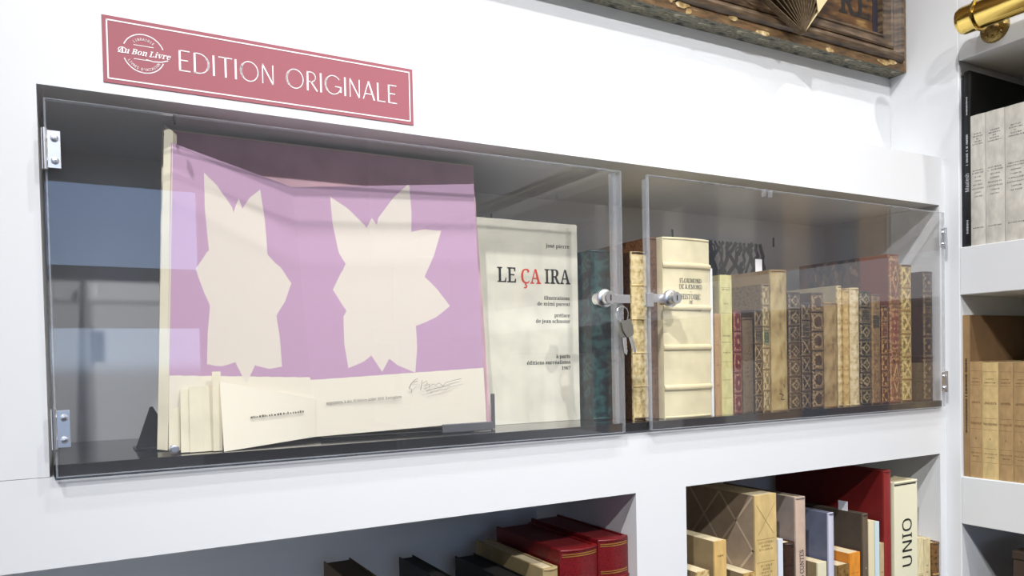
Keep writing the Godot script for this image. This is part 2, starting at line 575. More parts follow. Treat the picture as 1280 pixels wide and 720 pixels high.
func bookcase() -> void:
	var b := thing("built_in_bookcase", P(0, -1.45, 0), "white built-in bookcase holding the clear show case", "bookcase")
	b.position = Vector3.ZERO
	var m := white()
	var e := 0.0012
	span("header_board", P(-2.6, 0.2835, -0.34), P(1.4866, 0.3755, 0), m, b, 0.0)
	span("upper_panel", P(-2.6, 0.3757, -0.34), P(1.4866, CEIL, -0.1134), m, b, e)
	span("side_panel", P(-2.6, -0.1075, -0.34), P(-0.0262, 0.2835, 0), m, b, 0.0)
	span("side_panel", P(1.4682, -0.108, -0.34), P(1.4866, 0.2835, 0), m, b, 0.0)
	span("back_panel", P(-0.0262, -0.1078, -0.34), P(1.4682, 0.2833, -0.262), m, b, 0.0)
	span("shelf_board", P(-2.6, -0.2, -0.34), P(1.4866, -0.108, 0), m, b, 0.0)
	span("divider", P(0.714, -0.62, -0.34), P(0.811, -0.2, 0), m, b, 0.0)
	span("side_panel", P(1.4655, -0.62, -0.34), P(1.4866, -0.2, 0), m, b, 0.0)
	span("side_panel", P(-2.6, -0.62, -0.34), P(-0.35, -0.2, 0), m, b, 0.0)
	span("back_panel", P(-0.35, -0.62, -0.34), P(0.714, -0.2002, -0.285), m, b, 0.0)
	span("back_panel", P(0.811, -0.62, -0.34), P(1.4655, -0.2002, -0.285), m, b, 0.0)
	span("shelf_board", P(-2.6, -0.712, -0.34), P(1.4866, -0.6202, 0), m, b, e)
	span("plinth", P(-2.6, -1.45, -0.34), P(1.4866, -0.7122, -0.002), m, b, e)

func side_bookcase() -> void:
	var b := thing("corner_bookcase", Vector3.ZERO, "white bookcase at right angles in the corner under the brass rail", "bookcase")
	var m := white()
	var x := 1.4868
	var e := 0.0012
	var z1 := 3.38
	span("side_panel", P(x, -1.45, -0.34), P(1.84, CEIL, 0.0284), m, b, e)
	span("back_panel", P(1.78, -1.45, 0.0286), P(1.84, 0.5544, z1), m, b, 0.0)
	span("upper_panel", P(x, 0.5546, 0.0286), P(1.84, CEIL, z1), m, b, e)
	span("shelf_board", P(x, 0.1072, 0.0286), P(1.78, 0.1986, z1), m, b, e)
	span("shelf_board", P(x, -0.3355, 0.0286), P(1.78, -0.2433, z1), m, b, e)
	span("shelf_board", P(x, -0.79, 0.0286), P(1.78, -0.7, z1), m, b, e)
	span("plinth", P(x + 0.01, -1.45, 0.0286), P(1.78, -0.7902, z1), m, b, e)
	for z in [0.96, 1.95, 2.94]:
		for q in [[0.1988, 0.5544], [-0.2431, 0.107], [-0.6998, -0.3357]]:
			span("divider", P(x, q[0], z), P(1.78, q[1], z + 0.09), m, b, e)

# ------------------------------------------------------------------ the acrylic show case
func show_case() -> void:
	var c := thing("show_case", P(0, -0.108, 0), "clear acrylic show case with two locked doors set in the white bookcase", "display case")
	c.position = Vector3.ZERO
	var sheet := clear(0.022, Color(0.82, 0.83, 0.86))
	var edge := clear(0.22, Color(0.78, 0.8, 0.83), 0.05)
	var dark := M(Color(0.12, 0.12, 0.13), 0.12)
	span("base_plate", P(-0.0225, -0.1078, -0.26), P(1.465, -0.0955, 0.005), dark, c, 0.0006)
	span("side_pane", P(-0.0225, -0.0953, -0.26), P(-0.0195, 0.2793, 0.0), sheet, c, 0.0)
	span("side_pane", P(1.4625, -0.0953, -0.26), P(1.4655, 0.2793, 0.0), sheet, c, 0.0)
	var xs := [[-0.0205, 0.6865], [0.7345, 1.4625]]
	for i in 2:
		var x0: float = xs[i][0]
		var x1: float = xs[i][1]
		var d := span("door", P(x0 + 0.002, -0.1065, 0.0085), P(x1 - 0.002, 0.2655, 0.0135), sheet, c, 0.0)
		for x in [x0, x1 - 0.0019]:
			span("door_edge", P(x, -0.1065, 0.0082), P(x + 0.0019, 0.2655, 0.0138), edge, d, 0.0003)
		span("door_edge", P(x0, 0.2656, 0.0082), P(x1, 0.2668, 0.0138), edge, d, 0.0003)
		span("door_edge", P(x0, -0.1078, 0.0082), P(x1, -0.1066, 0.0138), edge, d, 0.0003)
		var s: float = 1.0 if i == 0 else -1.0
		var hx: float = x0 if i == 0 else x1
		for y in [0.2165, -0.059]:
			hinge(d, hx, y, s)
		# stiffening strip behind the free edge of the door
		var fx: float = x1 - 0.004 if i == 0 else x0 + 0.004
		span("edge_strip", P(fx - 0.0028, -0.094, -0.002), P(fx + 0.0028, 0.262, 0.008), edge, d, 0.0006)
	# middle stile of the carcass behind the two free edges
	span("stile", P(0.6765, -0.0953, -0.004), P(0.6815, 0.2653, 0.007), edge, c, 0.0004)
	for q in [[0.651, 0.0843], [0.7716, 0.0865]]:
		var st := begin()
		lathe(st, [Vector2(0, -0.016), Vector2(0.0085, -0.016), Vector2(0.0085, 0.0), Vector2(0.0125, 0.0), Vector2(0.0135, 0.003), Vector2(0.0125, 0.006), Vector2(0.0095, 0.0075), Vector2(0.0095, 0.016), Vector2(0.0085, 0.0178), Vector2(0.0, 0.0178)], P(q[0], q[1], 0.0136), Vector3.BACK, 20)
		var lk := put(st, "lock", chrome(), c)
		span("keyhole", P(q[0] - 0.0008, q[1] - 0.004, 0.0312), P(q[0] + 0.0008, q[1] + 0.004, 0.0318), ink(), lk, 0.0)
		var s2: float = 1.0 if q[0] < 0.7 else -1.0
		span("cam_arm", P(q[0] + s2 * 0.006, q[1] - 0.006, 0.014), P(q[0] + s2 * 0.046, q[1] + 0.006, 0.0165), chrome(), lk, 0.0006)
	span("lock_bracket", P(0.7235, 0.074, 0.014), P(0.7385, 0.094, 0.0195), chrome(), c, 0.001)
	span("clip", P(0.0985, 0.2605, -0.004), P(0.1005, 0.2705, 0.004), ink(), c, 0.0003)
	for x in [0.985, 1.0]:
		span("clip", P(x, 0.258, -0.002), P(x + 0.003, 0.2695, 0.005), edge, c, 0.0003)
	for x in [0.62, 1.02, 1.3]:
		span("magnet", P(x, 0.229, -0.2618), P(x + 0.0018, 0.249, -0.258), ink(), c, 0.0003)
	# keys hanging from the left lock
	var k := thing("key_ring", P(0.6745, 0.062, 0.026), "ring of small flat keys hanging from the left lock", "keys")
	var rs := begin()
	var ring := []
	for i in 24: ring.append(Vector3(cos(TAU * i / 24) * 0.0105, sin(TAU * i / 24) * 0.0125 - 0.002, 0.001 * sin(TAU * i / 12)))
	tube(rs, ring, 0.0008, 6, true)
	put(rs, "ring", chrome(), k)
	for q in [[0.0, 0.12, 0.0], [0.004, 0.36, 0.0022]]:
		var key := Node3D.new()
		key.name = "key"
		k.add_child(key, true)
		key.position = Vector3(q[0], -0.0125, q[2])
		key.rotation.z = q[1]
		var ks := begin()
		prism(ks, PackedVector2Array([Vector2(-0.008, 0.003), Vector2(0.008, 0.003), Vector2(0.0095, -0.008), Vector2(0.0065, -0.019), Vector2(0.003, -0.021), Vector2(-0.003, -0.021), Vector2(-0.0065, -0.019), Vector2(-0.0095, -0.008)]), Vector3.ZERO, Vector3.RIGHT, Vector3.UP, Vector3(0, 0, 0.0018))
		put(ks, "bow", M(Color(0.62, 0.61, 0.58), 0.35, "", 1.0, 0.8), key)
		ks = begin()
		prism(ks, PackedVector2Array([Vector2(-0.0028, -0.021), Vector2(0.0028, -0.021), Vector2(0.0028, -0.03), Vector2(0.0018, -0.032), Vector2(0.0028, -0.034), Vector2(0.0016, -0.037), Vector2(0.0026, -0.04), Vector2(0.0, -0.046), Vector2(-0.0028, -0.043)]), Vector3(0, 0, 0.0003), Vector3.RIGHT, Vector3.UP, Vector3(0, 0, 0.0012))
		put(ks, "blade", chrome(), key)

func hinge(d: Node, hx: float, y: float, s: float) -> void:
	var h := Node3D.new()
	h.name = "hinge"
	d.add_child(h, true)
	var st := begin()
	lathe(st, [Vector2(0, -0.02), Vector2(0.0026, -0.02), Vector2(0.0026, 0.02), Vector2(0, 0.02)], P(hx, y, 0.0158), Vector3.UP, 12)
	box(st, P(hx + s * 0.0075, y, 0.0149), Vector3(0.0125, 0.037, 0.0016), 0.0004)
	for e in [-0.011, 0.011]:
		lathe(st, [Vector2(0, 0.003), Vector2(0.0022, 0.0027), Vector2(0.0036, 0.0008), Vector2(0.0036, 0.0)], P(hx + s * 0.0085, y + e, 0.0157), Vector3.BACK, 12)
	var o := MeshInstance3D.new()
	h.name = "hinge_group"
	h.free()
	o.mesh = st.commit()
	put_mesh(o, "hinge", chrome(), d)

# ------------------------------------------------------------------ the sign
func sign_board() -> void:
	var w := 0.3412
	var h := 0.0688
	var s := thing("sign", P(0.0332 + w / 2, 0.3632 - h / 2, 0.0003), "rose red sign with white capitals stuck above the show case", "sign")
	part_box("panel", Vector3(0, 0, 0.0003), Vector3(w, h, 0.0006), M(Color(0.635, 0.365, 0.4), 0.7), s, 0.0001)
	var wm := M(Color(0.965, 0.95, 0.945), 0.6)
	var z := 0.0009
	var st := begin()
	var a := w / 2 - 0.0045
	var b := h / 2 - 0.0045
	for q in [[Vector2(-a, b), Vector2(a, b)], [Vector2(-a, -b), Vector2(a, -b)], [Vector2(-a, -b), Vector2(-a, b)], [Vector2(a, -b), Vector2(a, b)]]:
		stroke(st, q, 0.0014, z)
	put(st, "border", wm, s)
	# thin capitals with one heavier stem
	var x := -w / 2 + 0.0725
	var cap := 0.0212
	var base := -0.0108
	for word in ["EDITION", "ORIGINALE"]:
		st = begin()
		for ch in word: x += glyph(st, ch, x, base, cap, z) + 0.0043
		x += 0.0105
		put(st, "lettering", wm, s)
	emblem(s, Vector2(-w / 2 + 0.0385, 0.0005), z, wm)

func arc(c: Vector2, rx: float, ry: float, a0: float, a1: float, n := 14) -> Array:
	var r := []
	for i in n + 1:
		var t := deg_to_rad(lerpf(a0, a1, float(i) / n))
		r.append(c + Vector2(cos(t) * rx, sin(t) * ry))
	return r

func glyph(st: SurfaceTool, ch: String, x: float, y: float, c: float, z: float) -> float:
	var thin := 0.00115
	var bold := 0.0021
	var g := func(px, py): return Vector2(x + px * c, y + py * c)
	match ch:
		" ": return c * 0.16
		"E":
			stroke(st, [g.call(0.04, 0), g.call(0.04, 1)], bold, z)
			stroke(st, [g.call(0.0, 1), g.call(0.5, 1)], thin, z)
			stroke(st, [g.call(0.0, 0.52), g.call(0.42, 0.52)], thin, z)
			stroke(st, [g.call(0.0, 0), g.call(0.52, 0)], thin, z)
			return c * 0.5
		"L":
			stroke(st, [g.call(0.04, 0), g.call(0.04, 1)], bold, z)
			stroke(st, [g.call(0.0, 0), g.call(0.48, 0)], thin, z)
			return c * 0.46
		"I":
			stroke(st, [g.call(0.03, 0), g.call(0.03, 1)], bold, z)
			return c * 0.08
		"T":
			stroke(st, [g.call(0.33, 0), g.call(0.33, 1)], bold, z)
			stroke(st, [g.call(0, 1), g.call(0.66, 1)], thin, z)
			return c * 0.6
		"D":
			stroke(st, [g.call(0.04, 0), g.call(0.04, 1)], bold, z)
			stroke(st, [g.call(0.0, 1), g.call(0.22, 1)] + arc(g.call(0.22, 0.5), 0.5 * c, 0.5 * c, 90, -90, 18) + [g.call(0.0, 0)], thin, z)
			stroke(st, arc(g.call(0.22, 0.5), 0.49 * c, 0.49 * c, 35, -35, 8), bold, z)
			return c * 0.72
		"O", "G":
			var s0 := 40 if ch == "G" else 90
			stroke(st, arc(g.call(0.44, 0.5), 0.44 * c, 0.51 * c, s0, 450 if ch == "O" else 345, 28), thin, z)
			stroke(st, arc(g.call(0.44, 0.5), 0.435 * c, 0.51 * c, 140, 220, 8), bold, z)
			if ch == "G":
				stroke(st, [g.call(0.86, 0.42), g.call(0.86, 0.14)], bold, z)
				stroke(st, [g.call(0.55, 0.42), g.call(0.88, 0.42)], thin, z)
			return c * 0.88
		"N":
			stroke(st, [g.call(0.03, 0), g.call(0.03, 1)], thin, z)
			stroke(st, [g.call(0.03, 1), g.call(0.56, 0)], bold * 0.8, z)
			stroke(st, [g.call(0.57, 0), g.call(0.57, 1)], thin, z)
			return c * 0.6
		"R":
			stroke(st, [g.call(0.04, 0), g.call(0.04, 1)], bold, z)
			stroke(st, [g.call(0.0, 1), g.call(0.22, 1)] + arc(g.call(0.22, 0.74), 0.26 * c, 0.26 * c, 90, -90, 14) + [g.call(0.0, 0.48)], thin, z)
			stroke(st, [g.call(0.22, 0.48), g.call(0.56, 0)], bold * 0.8, z)
			return c * 0.54
		"A":
			stroke(st, [g.call(0.0, 0), g.call(0.31, 1)], thin, z)
			stroke(st, [g.call(0.31, 1), g.call(0.64, 0)], bold, z)
			stroke(st, [g.call(0.1, 0.3), g.call(0.53, 0.3)], thin, z)
			return c * 0.62
	return 0.0

func emblem(s: Node3D, c: Vector2, z: float, m: Material) -> void:
	var e := Node3D.new()
	e.name = "emblem"
	s.add_child(e)
	e.position = Vector3(c.x, c.y, 0)
	e.scale = Vector3(0.76, 0.76, 1)
	c = Vector2.ZERO
	var st := begin()
	var r := 0.0262
	stroke(st, arc(c, r, r, 158, 22, 24), 0.0015, z)
	stroke(st, arc(c, r, r, 202, 338, 24), 0.0015, z)
	stroke(st, [c + Vector2(-0.0125, 0.0105), c + Vector2(0.0125, 0.0105)], 0.0009, z)
	stroke(st, [c + Vector2(-0.0125, -0.0085), c + Vector2(0.0125, -0.0085)], 0.0009, z)
	stroke(st, [c + Vector2(0.003, -0.0075), c + Vector2(0.012, -0.0088), c + Vector2(0.022, -0.0078), c + Vector2(0.0305, -0.0045)], 0.0014, z)
	stroke(st, arc(c + Vector2(-0.0265, 0.001), 0.005, 0.0038, 20, 330, 14), 0.0011, z)
	put(st, "rings", m, e)
	var t := letters("script_name", "Au Bon Livre", 0.0078, Vector3(c.x + 0.0015, c.y + 0.0008, z), m, e, serif_bold, HORIZONTAL_ALIGNMENT_CENTER, 0.0, 0.92)
	t.transform.basis = Basis(Vector3(0.92, 0, 0), Vector3(0.32, 1, 0), Vector3(0, 0, 1))
	for q in [["LIBRAIRIE", 0.0193, 128.0, 52.0, 1.0], ["LIVRES D'OCCASION", 0.0218, 212.0, 328.0, -1.0]]:
		var str: String = q[0]
		var out := begin()
		for i in str.length():
			if str[i] == " ": continue
			var an := deg_to_rad(lerpf(q[2], q[3], float(i) / (str.length() - 1)))
			var tm := TextMesh.new()
			tm.text = str[i]
			tm.font = sans
			tm.font_size = 32
			tm.pixel_size = 0.0033 / (0.714 * 32)
			tm.depth = 0.0002
			var am := ArrayMesh.new()
			am.add_surface_from_arrays(Mesh.PRIMITIVE_TRIANGLES, tm.get_mesh_arrays())
			out.append_from(am, 0, Transform3D(Basis(Vector3.BACK, an - PI / 2 * q[4]), Vector3(c.x + cos(an) * q[1], c.y + sin(an) * q[1], z)))
		put(out, "ring_text", m, e)

# ------------------------------------------------------------------ the open book with a print
func sheet4(called: String, a: Vector3, b: Vector3, c: Vector3, d: Vector3, thick: float, m: Material, parent: Node, bow := 0.0) -> MeshInstance3D:
	# a thin curved sheet: a top left, b top right, c bottom right, d bottom left
	var st := begin()
	var n := (b - a).cross(d - a).normalized()
	if n.z < 0.0: n = -n
	var k := 10
	var f := func(u: float, v: float) -> Vector3: return a.lerp(b, u).lerp(d.lerp(c, u), v) + n * bow * 4.0 * u * (1.0 - u)
	for i in k:
		var u0 := float(i) / k
		var u1 := float(i + 1) / k
		var sl0 := n
		var q := [f.call(u0, 0.0), f.call(u1, 0.0), f.call(u1, 1.0), f.call(u0, 1.0)]
		quad(st, q[0], q[1], q[2], q[3], sl0, [Vector2(u0, 0), Vector2(u1, 0), Vector2(u1, 1), Vector2(u0, 1)])
		var w := []
		for p in q: w.append(p - n * thick)
		quad(st, w[0], w[1], w[2], w[3], -sl0)
		quad(st, q[0], q[1], w[1], w[0], a - d)
		quad(st, q[3], q[2], w[2], w[3], d - a)
	for e in [0.0, 1.0]:
		quad(st, f.call(e, 0.0), f.call(e, 1.0), f.call(e, 1.0) - n * thick, f.call(e, 0.0) - n * thick, (b - a) * (e * 2.0 - 1.0))
	return put(st, called, m, parent)

func fill_poly(im: Image, pts: Array, c: Color) -> void:
	var w := im.get_width()
	var h := im.get_height()
	for y in h:
		var yy := (y + 0.5) / h
		var xs := []
		for i in pts.size():
			var a: Vector2 = pts[i]
			var b: Vector2 = pts[(i + 1) % pts.size()]
			if (a.y <= yy) != (b.y <= yy): xs.append(a.x + (yy - a.y) / (b.y - a.y) * (b.x - a.x))
		xs.sort()
		for i in range(0, xs.size() - 1, 2):
			var x0 := int(xs[i] * w)
			im.fill_rect(Rect2i(x0, y, maxi(1, int(xs[i + 1] * w) - x0), 1), c)

func petals(c: Vector2, list: Array) -> Array:
	# an outline of pointed leaves round a centre: [angle, length, half width] each
	var r := []
	for q in list:
		var d := Vector2(cos(deg_to_rad(q[0])), -sin(deg_to_rad(q[0])))
		var n := Vector2(-d.y, d.x)
		for t in [[0.3, 0.85], [0.55, 1.0], [0.8, 0.55], [1.0, 0.0], [0.8, -0.55], [0.55, -1.0], [0.3, -0.85]]:
			var p: Vector2 = d * q[1] * t[0] + n * q[2] * t[1]
			r.append(c + Vector2(p.x, p.y * 1.12))
	return r

func print_image(part: int) -> StandardMaterial3D:
	# a plain stand-in: pale pointed leaf forms on a mauve field, cream margin below
	var im := Image.create(640, 640, false, Image.FORMAT_RGB8)
	var cream := Color(0.93, 0.905, 0.83)
	im.fill(cream)
	im.fill_rect(Rect2i(0, 0, 640, 486 if part == 0 else 492), Color(0.765, 0.625, 0.735))
	var pale := Color(0.9, 0.86, 0.81)
	if part == 0:
		for q in [[90, 0.3, 0.1], [128, 0.44, 0.12], [62, 0.4, 0.12], [172, 0.34, 0.12], [8, 0.4, 0.11], [222, 0.36, 0.13], [318, 0.36, 0.14], [270, 0.3, 0.12]]:
			fill_poly(im, petals(Vector2(0.52, 0.45), [q]), pale)
		fill_poly(im, petals(Vector2(0.52, 0.45), [[45, 0.3, 0.1], [135, 0.3, 0.1], [225, 0.3, 0.1], [315, 0.3, 0.1]]), pale)
		fill_poly(im, arc(Vector2(0.52, 0.45), 0.2, 0.17, 0, 360, 24), pale)
	else:
		for q in [[90, 0.26, 0.09], [122, 0.4, 0.09], [60, 0.44, 0.1], [178, 0.24, 0.11], [28, 0.44, 0.1], [350, 0.42, 0.1], [235, 0.34, 0.11], [300, 0.36, 0.12], [268, 0.3, 0.1]]:
			fill_poly(im, petals(Vector2(0.4, 0.42), [q]), pale)
		fill_poly(im, arc(Vector2(0.4, 0.42), 0.2, 0.19, 0, 360, 24), pale)
	return picture(im, 0.75)

func open_book() -> void:
	var b := thing("open_art_book", P(0, -0.0955, 0), "large open book showing pale shapes printed on mauve paper", "book")
	b.position = Vector3.ZERO
	var cream := M(Color(0.925, 0.895, 0.79), 0.85, "mottle", 6.0)
	var mauve := M(Color(0.86, 0.7, 0.74), 0.8, "mottle", 6.0)
	# the tall rear cover with its mauve lining and thick cream edge
	sheet4("rear_cover", P(0.0952, 0.277, -0.082), P(0.498, 0.2765, -0.082), P(0.512, -0.0885, -0.07), P(0.0788, -0.0935, -0.07), 0.006, cream, b)
	sheet4("lining_paper", P(0.108, 0.2755, -0.0812), P(0.4975, 0.2752, -0.0812), P(0.511, -0.088, -0.0692), P(0.092, -0.092, -0.0692), 0.0005, mauve, b)
	sheet4("page_edge", P(0.0927, 0.2685, -0.034), P(0.101, 0.2605, -0.03), P(0.0855, -0.092, -0.029), P(0.0752, -0.0905, -0.034), 0.012, cream, b)
	# the spread
	sheet4("printed_page", P(0.0988, 0.2482, -0.03), P(0.2373, 0.2178, -0.06), P(0.2586, -0.0908, -0.06), P(0.084, -0.0909, -0.03), 0.0006, print_image(0), b)
	sheet4("printed_page", P(0.2373, 0.2178, -0.06), P(0.482, 0.2425, -0.05), P(0.499, -0.0855, -0.06), P(0.2586, -0.0908, -0.06), 0.0006, print_image(1), b)
	sheet4("page_stack", P(0.2373, 0.2174, -0.062), P(0.4812, 0.242, -0.0525), P(0.4985, -0.0858, -0.062), P(0.2586, -0.0909, -0.062), 0.0035, M(Color(0.9, 0.88, 0.8), 0.9), b)
	# folded leaves that stand forward at the lower left
	for q in [[0.0865, 0.098, -0.025, -0.034, -0.0925], [0.098, 0.108, -0.019, -0.039, -0.0945], [0.107, 0.1315, -0.018, -0.036, -0.0948], [0.131, 0.1405, -0.0135, -0.02, -0.0948]]:
		sheet4("leaf", P(q[0] + 0.002, q[3] + 0.014, q[2] - 0.009), P(q[1] + 0.002, q[3] + 0.014, q[2] - 0.011), P(q[1], q[4], q[2]), P(q[0], q[4], q[2]), 0.0006, cream, b)
	sheet4("leaf", P(0.1405, -0.0175, -0.02), P(0.2588, -0.0435, -0.0585), P(0.2583, -0.0905, -0.0585), P(0.1405, -0.0952, -0.0035), 0.0006, M(Color(0.935, 0.91, 0.835), 0.85), b)
	# pencilled line of writing and a scribble below the print
	var right := Vector3(0.4991 - 0.2586, -0.0855 + 0.0908, 0.0).normalized()
	var pencil := M(Color(0.3, 0.29, 0.28), 0.8)
	var cap := letters("caption", "imprimées, à Aix, 95 fois en juillet 1958. Exemplaire", 0.0036, P(0.322, -0.0473, -0.0565), M(Color(0.2, 0.19, 0.18), 0.8), b, serif)
	cap.rotation.z = atan2(right.y, right.x) + 0.02
	cap.rotation.y = -0.04
	cap.scale = Vector3(0.8, 1, 1)
	var c2 := begin()
	var rn := RandomNumberGenerator.new()
	rn.seed = 12
	var tx := 0.0
	while tx < 0.072:
		var tw := rn.randf_range(0.0012, 0.003)
		var th := rn.randf_range(0.0016, 0.0028)
		quad(c2, Vector3(tx, 0, 0), Vector3(tx + tw, 0, 0), Vector3(tx + tw, th, 0), Vector3(tx, th, 0), Vector3.BACK)
		tx += tw + rn.randf_range(0.0008, 0.0022)
	var faint := put(c2, "faint_print", M(Color(0.4, 0.38, 0.34), 0.8), b)
	faint.position = P(0.1735, -0.061, -0.022)
	faint.rotation = Vector3(-0.12, 0.385, 0.03)
	var sg := begin()
	for line in [
		[P(0.3944, -0.0219, -0.0535), P(0.3890, -0.0244, -0.0535), P(0.3846, -0.0290, -0.0535), P(0.3819, -0.0346, -0.0535), P(0.3860, -0.0365, -0.0535), P(0.3844, -0.0397, -0.0535)],
		[P(0.3882, -0.0262, -0.0535), P(0.3938, -0.0253, -0.0535)],
		[P(0.4008, -0.0246, -0.0535), P(0.3981, -0.0370, -0.0535)],
		[P(0.4015, -0.0283, -0.0535), P(0.4070, -0.0255, -0.0535), P(0.4083, -0.0286, -0.0535), P(0.4041, -0.0324, -0.0535), P(0.4115, -0.0297, -0.0535), P(0.4103, -0.0336, -0.0535), P(0.4172, -0.0294, -0.0535), P(0.4191, -0.0319, -0.0535), P(0.4252, -0.0286, -0.0535), P(0.4306, -0.0331, -0.0535), P(0.4352, -0.0284, -0.0535), P(0.4470, -0.0260, -0.0535), P(0.4589, -0.0238, -0.0535)],
		[P(0.4053, -0.0390, -0.0535), P(0.4217, -0.0356, -0.0535), P(0.4418, -0.0327, -0.0535)]]:
		tube(sg, line, 0.00032, 4)
	put(sg, "pencil_scribble", pencil, b)
	# the stand that holds it
	var s := thing("book_stand", Vector3.ZERO, "black folding book stand holding up the open art book", "book stand")
	var black := M(Color(0.05, 0.05, 0.06), 0.35)
	var st := begin()
	prism(st, PackedVector2Array([Vector2(0.0715, -0.0463), Vector2(0.0745, -0.0455), Vector2(0.1, -0.0935), Vector2(0.056, -0.0935)]), Vector3(-0.0, EYE, -0.098), Vector3.RIGHT * 1.03, Vector3.UP, Vector3(0, 0, 0.003))
	put(st, "back_plate", black, s)
	span("foot_plate", P(0.0566, -0.0952, -0.13), P(0.1, -0.0938, -0.082), black, s)
	st = begin()
	lathe(st, [Vector2(0, -0.004), Vector2(0.005, -0.004), Vector2(0.005, 0.004), Vector2(0.003, 0.0045), Vector2(0, 0.0045)], P(0.0905, -0.0895, -0.012), Vector3.BACK, 14)
	put(st, "pivot", chrome(), s)
	var steel := M(Color(0.5, 0.5, 0.52), 0.3, "", 1.0, 0.6)
	span("lip", P(0.418, -0.0945, -0.032), P(0.4935, -0.083, -0.0285), steel, s, 0.0012)
	span("post", P(0.5005, -0.0945, -0.05), P(0.506, -0.046, -0.046), steel, s)
	st = begin()
	tube(st, [P(0.262, -0.0922, -0.05), P(0.34, -0.0925, -0.044), P(0.42, -0.0928, -0.036)], 0.0016, 6)
	put(st, "rod", black, s)

# ------------------------------------------------------------------ books in the show case
func vb(n: String, label: String, x0: float, x1: float, h: float, zf: float, d: float, o: Dictionary) -> Node3D:
	o.n = n
	o.l = label
	o.at = P((x0 + x1) / 2, -0.0954, zf)
	o.w = x1 - x0
	o.h = h
	o.d = d
	o.g = "books standing in the show case"
	return book(o)

